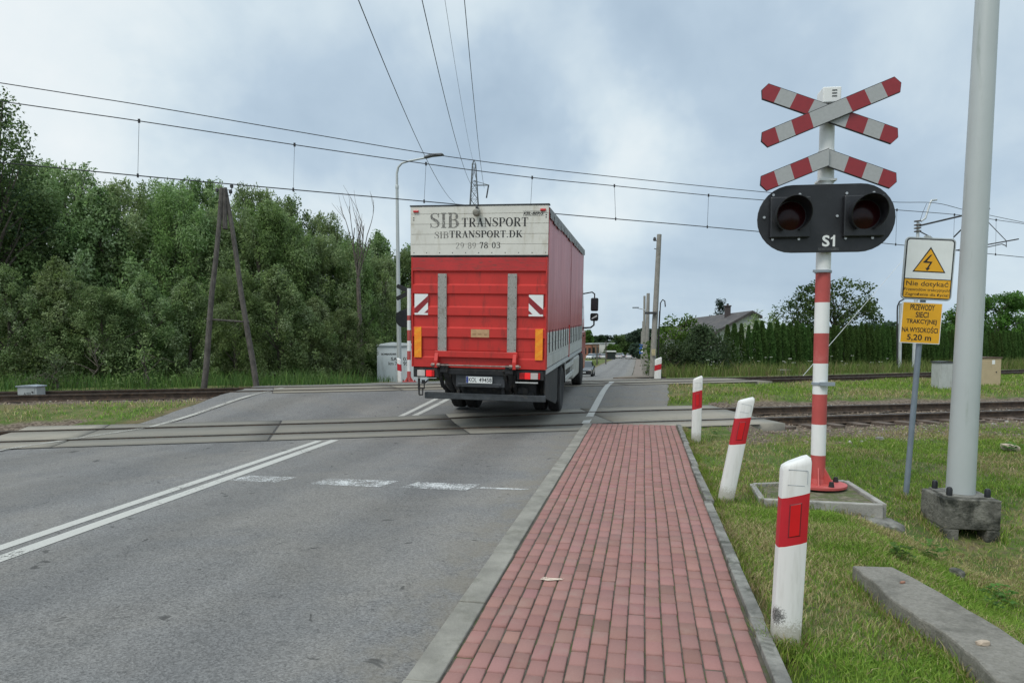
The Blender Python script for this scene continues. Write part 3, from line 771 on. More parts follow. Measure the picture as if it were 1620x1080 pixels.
GL = {
 'S': (.62, [([(.55, .70), (.52, .86), (.42, .955), (.30, .975), (.16, .92), (.10, .79), (.14, .65), (.28, .55), (.42, .46), (.53, .34), (.54, .2), (.46, .08), (.32, .025), (.18, .05), (.09, .15), (.06, .31)], [.05, .06, .05, .05, .08, .13, .16, .18, .19, .17, .14, .08, .05, .05, .06, .05]), vs_(.545, .68, .99, .045), vs_(.07, .01, .32, .045)]),
 'I': (.36, [vs_(.18), hs_(.02, .34, .025), hs_(.02, .34, .975)]),
 'B': (.68, [vs_(.17), hs_(.02, .4, .025), hs_(.02, .4, .975), hs_(.2, .42, .52), arc(.38, .75, .18, .225, -90, 90, .05, .16), arc(.40, .27, .20, .245, -90, 90, .05, .17)]),
 'T': (.68, [vs_(.34), hs_(.02, .66, .972), hs_(.2, .48, .025), vs_(.04, .72, .97, .045), vs_(.64, .72, .97, .045)]),
 'R': (.74, [vs_(.17), hs_(.02, .33, .025), hs_(.02, .4, .975), hs_(.2, .42, .50), arc(.38, .74, .19, .235, -90, 90, .05, .16), dg(.36, .5, .64, .03, .16), hs_(.54, .74, .025)]),
 'A': (.74, [dg(.37, .98, .14, .02, .06), dg(.36, .98, .60, .02, .17), hs_(.2, .52, .33), hs_(.02, .26, .025), hs_(.46, .74, .025)]),
 'N': (.76, [vs_(.12, 0, 1, .06), vs_(.64, 0, 1, .06), dg(.12, .97, .62, .04, .18), hs_(.02, .24, .025), hs_(.52, .75, .975), hs_(.0, .2, .975)]),
 'P': (.64, [vs_(.17), hs_(.02, .34, .025), hs_(.02, .4, .975), hs_(.2, .40, .47), arc(.38, .72, .20, .25, -90, 90, .05, .16)]),
 'O': (.76, [arc(.38, .5, .29, .475, 0, 360, .055, .18, 28)]),
 'D': (.76, [vs_(.17), hs_(.02, .38, .025), hs_(.02, .38, .975), arc(.36, .5, .29, .475, -90, 90, .05, .18)]),
 'K': (.76, [vs_(.17), hs_(.02, .34, .025), hs_(.02, .34, .975), dg(.24, .38, .60, .96, .06), dg(.34, .54, .64, .03, .17), hs_(.48, .70, .975), hs_(.54, .76, .025)]),
 '.': (.26, [vs_(.13, .0, .14, .14)]),
 ' ': (.34, []),
 '2': (.54, [([(.07, .72), (.10, .88), (.24, .97), (.38, .92), (.44, .76), (.38, .56), (.22, .32), (.06, .08)], [.07, .06, .055, .1, .14, .13, .08, .06]), hs_(.05, .47, .05, .11)]),
 '9': (.54, [arc(.26, .66, .17, .31, 0, 360, .05, .13, 20), ([(.44, .66), (.43, .4), (.34, .16), (.14, .02)], [.12, .12, .08, .05])]),
 '8': (.54, [arc(.26, .75, .15, .22, 0, 360, .06, .11, 18), arc(.26, .27, .19, .25, 0, 360, .06, .13, 18)]),
 '7': (.52, [hs_(.05, .48, .93, .12), dg(.44, .94, .22, 0, .11), vs_(.06, .74, .95, .04)]),
 '0': (.54, [arc(.26, .5, .18, .475, 0, 360, .05, .13, 22)]),
 '3': (.52, [arc(.22, .74, .17, .23, -90, 150, .05, .12), arc(.22, .27, .20, .25, -150, 90, .05, .13), hs_(.14, .26, .51)]),
}
def put_serif(mb, s, x0, x1, z0, z1, y, mat=0, thin=1.0):
    tot = sum(GL[c][0]+.06 for c in s)-.06; sx = (x1-x0)/tot; x = 0; sz = z1-z0; k = 0
    for c in s:
        w, st = GL[c]
        for (pts, ws) in st:
            k += 1
            fn = lambda p, off, X=x: (x0+(X+p.x)*sx, y-off*.0002, z0+p.y*sz)
            sweep(mb, pts, [q*thin for q in ws], k % 7, fn, mat)
        x += w+.06

# ------------------------------------------------------------------ the lorry
LF = ray(1008, 498).normalized(); LR0 = LF.cross(Vector((0, 0, 1))).normalized(); LU0 = LR0.cross(LF)
a_ = R(1.2); LR = LR0*math.cos(a_)-LU0*math.sin(a_); LU = LR.cross(LF)
LA = D(863.5, 585, 12.45) - LR*1.255 - LU*1.15
lorry = empty_m('lorry', LA, LR, LF, LU, 'red curtain-sided lorry with a white lettered panel above its tail lift, driving over the crossing', 'lorry')
M_LRED = pm('lorry_red', (.52, .034, .028), .45, var=.09, scale=1.6, dirt=(.27, .032, .026), dthr=(.50, .74), dscale=2.4, streak=(2.6, 2.6, .8), spec=.4)
M_LREDW = pm('lorry_red_worn', (.47, .03, .03), .5, var=.10, scale=3, dirt=(.20, .05, .04), dthr=(.50, .70), dscale=5, streak=(1.5, 1, 9))
M_PANEL = pm('cream_panel', (.66, .65, .595), .5, var=.05, scale=3, dirt=(.47, .44, .36), dthr=(.5, .8), dscale=2.5, streak=(2.5, 1, .8))
M_ALU = pm('aluminium', (.50, .515, .50), .5, .25, var=.06, scale=4, dirt=(.33, .33, .30), dthr=(.48, .75), dscale=3)
M_CHQ = pm('chequer_plate', (.34, .335, .31), .55, .3, var=.25, scale=55, dirt=(.22, .20, .17), dthr=(.5, .75), dscale=5, bump=.5, bscale=80)
M_ROOF = pm('roof_tarp', (.22, .225, .22), .6, var=.15, scale=4, dirt=(.08, .08, .08), dthr=(.5, .7), dscale=5)
M_CHASSIS = pm('chassis', (.016, .017, .019), .7, var=.35, scale=8, dirt=(.06, .052, .043), dthr=(.5, .72), dscale=6)
M_RIM = pm('rim', (.30, .30, .29), .5, .4, var=.2, scale=9, dirt=(.10, .085, .07), dthr=(.5, .7), dscale=7)
M_LETTER = pm('letter_black', (.03, .03, .03), .6, var=.2, scale=30); 
def faded_mat(name, col, thr=.47, sc=60):
    m, t, b = newmat(name); tc = N(t, 'ShaderNodeTexCoord'); n = noise_n(t, tc.outputs['Object'], sc, 3, .7)
    b.inputs['Base Color'].default_value = (*col, 1); b.inputs['Roughness'].default_value = .7
    L(t, smooth(t, n.outputs[0], thr-.08, thr+.08), b.inputs['Alpha']); return m
M_FADED = faded_mat('letter_faded', (.16, .155, .145), .45, 75); M_FADED2 = faded_mat('letter_very_faded', (.20, .19, .175), .44, 80)
M_ORANGE = pm('orange_retro', (.88, .26, .015), .4, var=.08, scale=25); M_AMBER = pm('amber_retro', (.88, .33, .018), .4, var=.08, scale=25)
M_TAN = pm('tan_plate', (.48, .30, .16), .5, var=.15, scale=12)
M_LRLENS = pm('red_lens', (.50, .01, .012), .18, var=.1, spec=.6); M_CLENS = pm('clear_lens', (.55, .50, .48), .2, var=.1, spec=.6)
m_, t_, b_ = newmat('lit_tail_lamp'); b_.inputs['Base Color'].default_value = (.6, .01, .012, 1); b_.inputs['Emission Color'].default_value = (1, .03, .03, 1); b_.inputs['Emission Strength'].default_value = .3; M_LAMPON = m_
M_PLATE = M_SIGNWHITE; M_BLUE = pm('blue_band', (.012, .04, .26), .5)
# curtain: faded red tarpaulin with soft folds
def curtain_mat():
    m, t, b = newmat('curtain'); tc = N(t, 'ShaderNodeTexCoord'); vec = tc.outputs['Object']
    mp = N(t, 'ShaderNodeMapping'); L(t, vec, mp.inputs[0]); mp.inputs['Scale'].default_value = (1, 1.3, .35)
    n = noise_n(t, mp.outputs[0], 1.6, 6, .62, .5); n2 = noise_n(t, vec, 9, 5, .7)
    c = mixc(t, smooth(t, n.outputs[0], .3, .7), (.38, .070, .075), (.50, .135, .14))
    c = mixc(t, mathn(t, 'MULTIPLY', smooth(t, n2.outputs[0], .5, .75), .35), c, (.48, .21, .205))
    L(t, c, b.inputs['Base Color']); b.inputs['Roughness'].default_value = .38
    bp = N(t, 'ShaderNodeBump'); bp.inputs['Strength'].default_value = .35; bp.inputs['Distance'].default_value = .05; L(t, n.outputs[0], bp.inputs['Height']); L(t, bp.outputs[0], b.inputs['Normal'])
    return m
M_CURT = curtain_mat()
BW, BL, Z0, ZT = 1.262, 8.3, 1.15, 4.05
# load floor, front wall, roof
mb = MB(); mb.bb(-1.23, 1.23, .12, BL-.02, 1.06, 1.17); mb.build('load_floor', M_CHASSIS, lorry)
mb = MB(); mb.bb(-1.25, 1.25, BL-.04, BL+.02, 1.18, 4.0); mb.build('front_wall', M_ALU, lorry, bevel=.01)
mb = MB(); ro = [(-1.275, 3.93), (-1.275, 4.03), (-1.22, 4.07), (1.22, 4.07), (1.275, 4.03), (1.275, 3.93), (1.268, 3.93), (1.266, 4.02), (-1.266, 4.02), (-1.268, 3.93)]
mb.prism(ro, .06, BL+.03); 
for k in range(14):
    y = .35+k*.59; dz = rng.uniform(.0, .03)
    for s in (-1, 1): mb.box((s*1.279, y, 3.92-dz), (.006, .5, .07+2*dz))
rt_ = mb.build('roof', M_ROOF, lorry)
mb = MB()
for s in (-1, 1):
    mb = MB(); mb.bb(s*1.228-.03, s*1.228+.03, .05, .13, 1.17, 4.0); mb.bb(s*1.256-.01, s*1.256+.01, .025, .055, 1.15, 4.02)
    mb.build('corner_post', M_LRED, lorry, bevel=.006)
# curtains and drop sides
for s in (-1, 1):
    ny_, nz_ = 90, 26; V = []; F = []
    for i in range(ny_+1):
        y = .075+(BL-.12)*i/ny_
        for j in range(nz_+1):
            z = 1.80+(3.96-1.80)*j/nz_
            k = math.sin(math.pi*j/nz_)
            bul = .010*k+.007*k*math.sin(y*2.1+.5*math.sin(z*1.3))+.016*k*mnoise.noise(Vector((y*.8, z*.5, s*3.)))
            if j < 3: bul += .006*math.sin(y*22)
            V.append((s*(1.245+bul), y, z))
    for i in range(ny_):
        for j in range(nz_):
            a = i*(nz_+1)+j; F.append((a, a+1, a+nz_+2, a+nz_+1))
    mb = MB(); mb.add(V, F); cu = mb.build('curtain', M_CURT, lorry, smooth=True)
    # seams
    mb = MB()
    for y in (4.28,): mb.bb(s*1.27-.004, s*1.27+.004, y-.012, y+.012, 1.86, 3.9)
    mb.build('curtain_seam', pm('curtain_seam', (.24, .045, .045), .6), cu)
    mb = MB()
    for (ya, yb) in ((.09, 4.24), (4.32, BL-.02)):
        for (za, zb) in ((1.17, 1.385), (1.39, 1.605), (1.61, 1.815)): mb.bb(s*1.238-.015, s*1.238+.015, ya, yb, za, zb)
    ds = mb.build('drop_side', M_ALU, lorry, bevel=.005)
    mb = MB()
    mb.bb(s*1.245-.02, s*1.245+.02, 4.245, 4.315, 1.13, 1.9)
    mb.build('side_post', M_LRED, lorry, bevel=.004)
    n_st = 16
    for k in range(n_st):
        y = .42+k*.49
        if abs(y-4.28) < .09: y += .14
        mb = MB(); mb.bb(s*1.262-.004, s*1.262+.004, y-.022, y+.022, 1.50, 1.86); mb.bb(s*1.266-.006, s*1.266+.006, y-.012, y+.012, 1.44, 1.50)
        mb.build('strap', M_BLACKM, lorry)
    mb = MB(); mb.bb(s*1.23-.02, s*1.23+.02, .1, BL-.05, 1.06, 1.15); mb.build('side_rail', M_GALV, lorry, bevel=.004)
# header panel of white boards
mb = MB(); pz = [3.19, 3.385, 3.565, 3.745, 3.925, 4.06]
for a, b in zip(pz[:-1], pz[1:]): mb.bb(-1.272, 1.262, -.055, -.01, a+.0025, b-.0025)
hd = mb.build('header_panel', M_PANEL, lorry, bevel=.003)
mb = MB(); mb.bb(-1.265, 1.255, -.045, .05, 3.20, 4.055); mb.build('header_back', M_INK, hd)
mb = MB(); mb.bb(-1.285, 1.275, -.062, .07, 4.062, 4.085); mb.bb(-1.275, 1.268, -.04, .03, 3.165, 3.188); mb.build('header_edge', M_DARKIRON, hd)
def hx(zx): return (zx-459)/254.0
def hz(zy, x=0): return 3.19+(322-zy)/262.0
yl = -.0565
mb = MB(); put_serif(mb, 'SIB', hx(228), hx(366), hz(194), hz(124), yl); mb.build('lettering', M_FADED, hd)
mb = MB(); put_serif(mb, 'TRANSPORT', hx(380), hx(688), hz(190), hz(149), yl); mb.build('lettering', M_LETTER, hd)
mb = MB(); put_serif(mb, 'SIB', hx(250), hx(318), hz(243), hz(212), yl); mb.build('lettering', M_FADED2, hd)
mb = MB(); put_serif(mb, 'TRANSPORT.DK', hx(322), hx(662), hz(240), hz(208), yl); mb.build('lettering', M_LETTER, hd)
mb = MB(); put_serif(mb, '29 89', hx(352), hx(449), hz(291), hz(262), yl, thin=.8); mb.build('lettering', M_FADED2, hd)
mb = MB(); put_serif(mb, '78 03', hx(464), hx(562), hz(290), hz(261), yl); mb.build('lettering', M_LETTER, hd)
mb = MB(); put_text(mb, 'KEL-BERG', hx(665), hx(757), hz(139), hz(125), yl, bold=.03, shear=.25); mb.bb(hx(664), hx(760), yl-.0004, yl, hz(122.5), hz(121)); mb.bb(hx(664), hx(760), yl-.0004, yl, hz(142.5), hz(141.5)); mb.build('lettering', M_LETTER, hd)
mb = MB()
for k in range(11): mb.cyl((hx(152)+k*.243, -.058, 3.235), (hx(152)+k*.243, -.05, 3.235), .009, n=8)
for zz in (3.86, 3.82): mb.cyl((-1.21, -.058, zz), (-1.21, -.05, zz), .012, n=8); mb.cyl((1.22, -.058, zz+.03), (1.22, -.05, zz+.03), .012, n=8)
mb.build('screws', M_DARKIRON, hd)
for x in (-1.165, 1.165):
    mb = MB(); mb.bb(x-.05, x+.05, -.085, -.055, 3.955, 3.995); mb.build('marker_light', M_LRLENS, lorry, bevel=.008)
mb = MB(); mb.lathe([(.001, 0), (.045, .008), (.066, .04), (.070, .085), (.05, .125), (.02, .14)], 20, c=(0, 0, 0), axis='y')
wl = mb.build('work_lamp', pm('grey_lamp', (.20, .19, .16), .5, var=.3, scale=20), lorry, smooth=True, loc=(-.02, -.21, 3.93))
mb = MB(); mb.bb(-.015, .015, .06, .16, .05, .1); mb.tube([(0, .07, .06), (0, .1, .13), (0, .15, .14)], .012, 6); mb.build('lamp_bracket', M_DARKIRON, wl)
# tail lift: one pressed plate
outl = [(0, 1.15), (-.045, 1.15), (-.045, 1.33), (-.02, 1.345), (-.02, 1.46), (-.025, 1.475), (-.025, 1.70), (-.055, 1.715), (-.055, 1.875), (-.025, 1.895), (-.025, 2.095), (-.055, 2.11), (-.055, 2.255), (-.025, 2.275), (-.025, 2.49),
        (-.055, 2.505), (-.055, 2.655), (-.025, 2.675), (-.025, 2.895), (-.06, 2.91), (-.06, 3.15), (0, 3.15)]
mb = MB(); mb.prism([(y, z) for (y, z) in outl], -1.235, 1.235, plane='yz')
for s in (-1, 1): mb.bb(s*1.245-.012, s*1.245+.012, -.062, .02, 1.15, 3.155)
tl = mb.build('tail_lift', M_LRED, lorry, bevel=.004)
mb = MB(); mb.bb(-1.23, 1.23, -.0635, -.058, 2.92, 3.145); mb.build('worn_top_band', M_LREDW, tl)
for (xa, xb) in ((-.75, -.585), (.548, .715)):
    mb = MB(); mb.bb(xa, xb, -.072, -.05, 1.445, 2.86)
    ws_ = mb.build('wear_strip', M_CHQ, tl, bevel=.004)
    mb = MB()
    for k in range(8): 
        for x in (xa+.02, xb-.02): mb.cyl((x, -.077, 1.5+k*.186), (x, -.07, 1.5+k*.186), .008, n=8)
    mb.build('screws', M_DARKIRON, ws_)
def hazard(x0, x1, z0, z1, flip):
    mb = MB(); w, h = x1-x0, z1-z0; y = -.064
    mb.bb(x0, x1, y, y+.016, z0, z1, 0)
    f = (lambda u, v: (x0+(1-u)*w, y-.0006, z0+v*h)) if flip else (lambda u, v: (x0+u*w, y-.0006, z0+v*h))
    mb.add([f(0, .09), f(.0, .32), f(1, .92), f(1, .60), f(.22, .09)], [(0, 1, 2, 3, 4)], 1)
    mb.add([f(0, .62), f(0, .64), f(.58, .99), f(1, .99), f(1, .96)], [(0, 1, 2, 3, 4)], 0)
    mb.add([f(.72, .09), f(1, .27), f(1, .09)], [(0, 1, 2)], 1)
    return mb.build('hazard_plate', [M_REFL if False else M_SIGNWHITE, M_REFRED], tl, recalc=False)
hazard(-1.195, -.94, 2.11, 2.49, False); hazard(.935, 1.195, 2.11, 2.49, True)
for (xa, xb) in ((-1.20, -1.065), (1.062, 1.198)):
    mb = MB(); mb.bb(xa, xb, -.067, -.05, 1.325, 1.885, 0); w = xb-xa
    for k in range(3):
        z = 1.36+k*.19; V = [(xa+.004, -.0676, z), (xb-.004, -.0676, z+.09), (xb-.004, -.0676, z+.16), (xa+.004, -.0676, z+.07)]; mb.add(V, [(0, 1, 2, 3)], 1)
    mb.build('reflective_strip', [M_ORANGE, M_AMBER], tl, recalc=False)
mb = MB(); mb.bb(-.125, .215, -.062, -.05, 1.715, 1.86, 0)
for k in range(3): mb.bb(-.10+k*.11, -.03+k*.10, -.0625, -.061, 1.76, 1.78, 1)
mb.build('data_plate', [M_TAN, pm('tan_print', (.30, .17, .08), .6)], tl)
mb = MB(); mb.bb(-.80, .75, -.115, -.05, 1.345, 1.455)
for x in (-.76, .70): mb.prism([(-.17, 1.15), (-.17, 1.28), (-.10, 1.46), (-.05, 1.46), (-.05, 1.15)], x-.035, x+.035, plane='yz')
mb.build('lift_lip', M_LRED, tl, bevel=.008)
mb = MB()
for x in (-.81, -.71, .64, .76): mb.cyl((x-.03, -.15, 1.20), (x+.03, -.15, 1.20), .035, n=10)
mb.cyl((-.86, -.15, 1.2), (.82, -.15, 1.2), .014, n=8)
mb.build('hinge_pin', pm('rust_pin', (.24, .19, .17), .6, .5, var=.4, scale=30), tl)
# underside
mb = MB(); mb.bb(-.55, .60, -.06, .06, 1.03, 1.13); mb.bb(-1.24, 1.24, .0, .10, 1.02, 1.145)
for s in (-1, 1): mb.bb(s*.42-.04, s*.42+.04, .1, 9.6, .78, 1.04)
for y in (1.2, 2.4, 3.6, 5.5, 7.4): mb.bb(-.4, .4, y-.04, y+.04, .84, .98)
mb.build('chassis_frame', M_CHASSIS, lorry, bevel=.006)
for s, x in ((-1, -.98), (1, .98)):
    mb = MB(); mb.bb(x-.25, x+.24, -.03, .06, .955, 1.13); tlh = mb.build('tail_light', M_CHASSIS, lorry, bevel=.01)
    order = ((-.17, -.02, M_CLENS), (.0, .11, M_LAMPON), (.115, .16, M_LRLENS)) if s < 0 else ((-.2, -.11, M_LRLENS), (-.105, -.0, M_LAMPON), (.005, .14, M_CLENS), (.145, .18, M_LRLENS))
    for (a, b, m) in order:
        mb = MB(); mb.bb(x+a, x+b, -.055, -.03, .975, 1.09); mb.build('lens', m, tlh, bevel=.006)
    mb = MB(); mb.bb(x-.27, x+.14, -.05, -.03, .90, .925) if s > 0 else mb.bb(x-.2, x+.2, -.05, -.03, .94, .95); mb.build('lamp_strip', M_ALU, tlh)
mb = MB(); mb.bb(-.42, .50, .0, .08, .80, 1.02); mb.bb(-.38, .45, -.03, .03, .83, .87); mb.prism([(-.36, .86), (.44, .86), (.40, .80), (-.30, .80)], -.02, .05); mb.build('plate_holder', pm('dark_plate_holder', (.05, .055, .062), .6, var=.2), lorry, bevel=.008)
mb = MB(); mb.bb(-.215, .275, -.045, -.025, .875, .995, 0); mb.bb(-.212, -.175, -.0458, -.044, .878, .992, 1)
pl = mb.build('number_plate', [M_PLATE, M_BLUE], lorry, bevel=0)
mb = MB(); put_text(mb, 'KOL', -.165, -.015, .897, .975, -.0465, bold=.01); put_text(mb, '49458', .03, .265, .897, .975, -.0465, bold=.01); mb.build('lettering', M_INK, pl)
mb = MB(); mb.bb(-1.05, 1.24, .08, .17, .545, .665); mb.build('bumper_bar', pm('bumper', (.055, .062, .068), .6, .2, var=.3, scale=7, dirt=(.13, .12, .11), dthr=(.55, .8), dscale=5), lorry, bevel=.012)
mb = MB()
for x in (-.40, .45):
    mb = MB(); mb.bb(x-.03, x+.03, .1, .16, .66, .86); mb.build('bumper_stay', M_CHASSIS, lorry, bevel=.005)
for x, sx in ((-.62, 1), (.60, -1)):
    mb = MB()
    mb.tube([(x, -.10, 1.19), (x+.02, .05, .95), (x+.10*sx, .25, .66), (x+.12*sx, .6, .62)], [.055, .06, .05, .05], 8)
    mb.tube([(x-.10, -.06, 1.12), (x-.08, .1, .80), (x+.02*sx, .35, .60)], [.035, .04, .035], 8)
    mb.tube([(x+.09, .0, 1.05), (x+.06, .12, .85), (x+.05, .4, .66)], [.03, .045, .045], 10)
    mb.bb(x-.07, x+.07, -.12, -.02, 1.07, 1.22)
    mb.build('lift_arm', M_CHASSIS, lorry, smooth=True)
mb = MB(); mb.bb(-.35, .4, .3, .9, .55, .82); mb.bb(.62, 1.05, .3, .8, .60, .9); mb.tube([(.95, .25, .66), (.95, .29, .66)], .06, 12); mb.bb(.7, .9, .26, .3, .66, .8); mb.build('lift_gearbox', M_CHASSIS, lorry, bevel=.02)
mb = MB(); mb.bb(-1.15, -1.115, -.01, .02, .72, 1.02); mb.tube([(-1.13, 0, .74), (-1.03, 0, .74), (-1.03, 0, .84), (-1.0, 0, .86), (-.96, 0, .90)], .014, 6); mb.bb(-1.08, -1.02, -.01, .03, .83, .90); mb.tube([(-1.13, 0, .62), (-1.06, 0, .62), (-1.06, 0, .74)], .014, 6); mb.tube([(-1.13, 0, .74), (-1.13, 0, .62)], .014, 6); mb.build('tow_bracket', M_CHASSIS, lorry)
# wheels
def wheel(x, y, r, w, s, name='wheel', loc_parent=lorry):
    wq = empty(name, (x, y, r)); wq.parent = loc_parent
    mb = MB(); h = w/2
    mb.lathe([(r*.58, -h*.8), (r*.72, -h), (r*.92, -h*.96), (r*.985, -h*.78), (r, -h*.5), (r*.985, -h*.46), (r, -h*.42), (r, -.02), (r*.985, 0), (r, .02), (r, h*.42), (r*.985, h*.46), (r, h*.5), (r*.985, h*.78), (r*.92, h*.96), (r*.72, h), (r*.58, h*.8)], 40, axis='x')
    mb.build('tyre', M_BLACKM, wq, smooth=True)
    mb = MB(); o = h*.8*s; i_ = -h*.55*s
    mb.lathe([(.01, i_ if name == 'x' else o*.35), (r*.22, o*.35), (r*.24, o*.1), (r*.42, -o*.1), (r*.5, o*.55), (r*.585, o*1.0), (r*.60, o*1.02), (r*.60, -o*.9), (.01, -o*.9)], 32, axis='x')
    for k in range(10):
        a = 2*math.pi*k/10; mb.cyl((o*.02, r*.33*math.cos(a), r*.33*math.sin(a)), (o*.25, r*.33*math.cos(a), r*.33*math.sin(a)), .016, n=6)
    mb.build('rim', M_RIM, wq, smooth=True)
    return wq
for s in (-1, 1):
    wheel(s*1.10, 3.0, .50, .28, s); wheel(s*.775, 3.0, .50, .28, -s); wheel(s*1.09, 8.75, .50, .30, s)
    mb = MB()
    # mud guard: flap behind and arch above the rear wheels
    arc_o = [(3.0-.60*math.cos(R(a)), .50+.58*math.sin(R(a))) for a in range(8, 173, 12)]
    arc_i = [(3.0-.57*math.cos(R(a)), .50+.55*math.sin(R(a))) for a in range(172, 7, -12)]
    mb.prism(arc_o+arc_i, s*.62, s*1.25, plane='yz')
    mb.bb(min(s*.64, s*1.25), max(s*.64, s*1.25), 2.20, 2.225, .30, 1.0)
    mb.prism([(.16, .62), (.16, 1.05), (2.2, 1.05), (2.2, .36), (1.9, .30)], s*1.215-.012, s*1.215+.012, plane='yz') if s > 0 else None
    mb.build('mudguard', M_CHASSIS, lorry)
    mb = MB()
    for z in (.62, .90): mb.bb(s*1.20-.02, s*1.20+.02, 3.85, 7.0, z-.06, z+.06)
    for y in (4.2, 5.6): mb.bb(s*1.17-.02, s*1.17+.02, y-.03, y+.03, .56, 1.06)
    mb.build('side_guard', M_ALU if s > 0 else M_ALU, lorry, bevel=.01)
    mb = MB(); mb.bb(s*.9-.28, s*.9+.33, 6.0, 7.75, .42, 1.02); mb.build('fuel_tank' if s > 0 else 'tool_box', pm('tank', (.45, .45, .42), .5, .2, var=.1, dirt=(.25, .24, .21), dthr=(.5, .75)), lorry, bevel=.09, seg=4)
mb = MB(); mb.tube([(-.95, 3, .5), (.95, 3, .5)], .09, 12); mb.lathe([(.01, -.22), (.15, -.16), (.22, 0), (.15, .16), (.01, .22)], 16, c=(0, 3, .52), axis='x'); mb.tube([(-.95, 8.75, .5), (.95, 8.75, .5)], .06, 10); mb.build('axle', M_CHASSIS, lorry, smooth=True)
# cab
M_CAB = pm('cab_red', (.42, .02, .02), .3, var=.05, coat=.5)
mb = MB()
side = [(8.40, 1.0), (8.40, 3.0), (8.75, 3.12), (9.6, 3.05), (10.25, 2.2), (10.4, 1.9), (10.45, .75), (10.3, .40), (9.36, .40), (9.32, .75), (9.1, 1.02), (8.75, 1.10), (8.42, 1.0)]
mb.prism(side, -1.15, 1.15, plane='yz'); mb.prism([(8.42, 1.0), (8.42, 1.62), (10.3, 1.62), (10.43, 1.4), (10.43, .75), (10.28, .42), (9.36, .42), (9.32, .75), (9.1, 1.02), (8.75, 1.10)], -1.205, 1.205, plane='yz'); cab = mb.build('cab', M_CAB, lorry, bevel=.04, seg=3)
mb = MB(); mb.prism([(9.70, 2.93), (10.23, 2.17), (10.26, 2.19), (9.73, 2.97)], -1.05, 1.05, plane='yz'); mb.build('windscreen', M_GLASS, cab)
for s in (-1, 1):
    mb = MB(); mb.prism([(8.95, 2.0), (8.95, 2.85), (9.55, 2.85), (10.02, 2.15), (10.02, 2.0)], s*1.153-.004, s*1.153+.004, plane='yz'); mb.build('side_window', M_GLASS, cab)
    mb = MB(); mb.bb(s*1.24-.012, s*1.24+.012, 9.0, 9.16, 1.48, 1.53); mb.build('door_handle', M_BLACKM, cab)
    mb = MB(); mb.tube([(s*1.13, 9.75, 2.80), (s*1.42, 9.85, 2.86), (s*1.50, 9.85, 2.80), (s*1.50, 9.85, 2.66)], .022, 8); mb.tube([(s*1.13, 9.8, 1.72), (s*1.40, 9.85, 1.74), (s*1.50, 9.85, 1.82), (s*1.50, 9.85, 1.95)], .028, 8)
    mi = mb.build('mirror_arm', M_BLACKM, cab, smooth=True)
    mb = MB(); mb.bb(s*1.505-.12, s*1.505+.12, 9.79, 9.91, 2.26, 2.68); mb.build('mirror', M_BLACKM, mi, bevel=.05, seg=4)
    mb = MB(); mb.bb(s*1.505-.09, s*1.505+.09, 9.786, 9.789, 2.30, 2.64); mb.build('mirror_glass', M_GLASS, mi)
    mb = MB(); mb.bb(s*1.505-.13, s*1.505+.13, 9.80, 9.92, 1.95, 2.20); mb.build('wide_mirror', M_BLACKM, mi, bevel=.08, seg=4)
    mb = MB(); mb.prism([(s*1.505-.08, 2.0), (s*1.505+.09, 2.09), (s*1.505+.09, 2.14), (s*1.505-.08, 2.04)], 9.794, 9.797); mb.build('painted_mirror_reflection', M_SIGNWHITE, mi)  # white sliver on the wide mirror, a reflection put in as colour
mb = MB(); mb.bb(-1.1, 1.1, 10.38, 10.47, .42, .70); mb.build('front_bumper', M_CHASSIS, cab, bevel=.03)

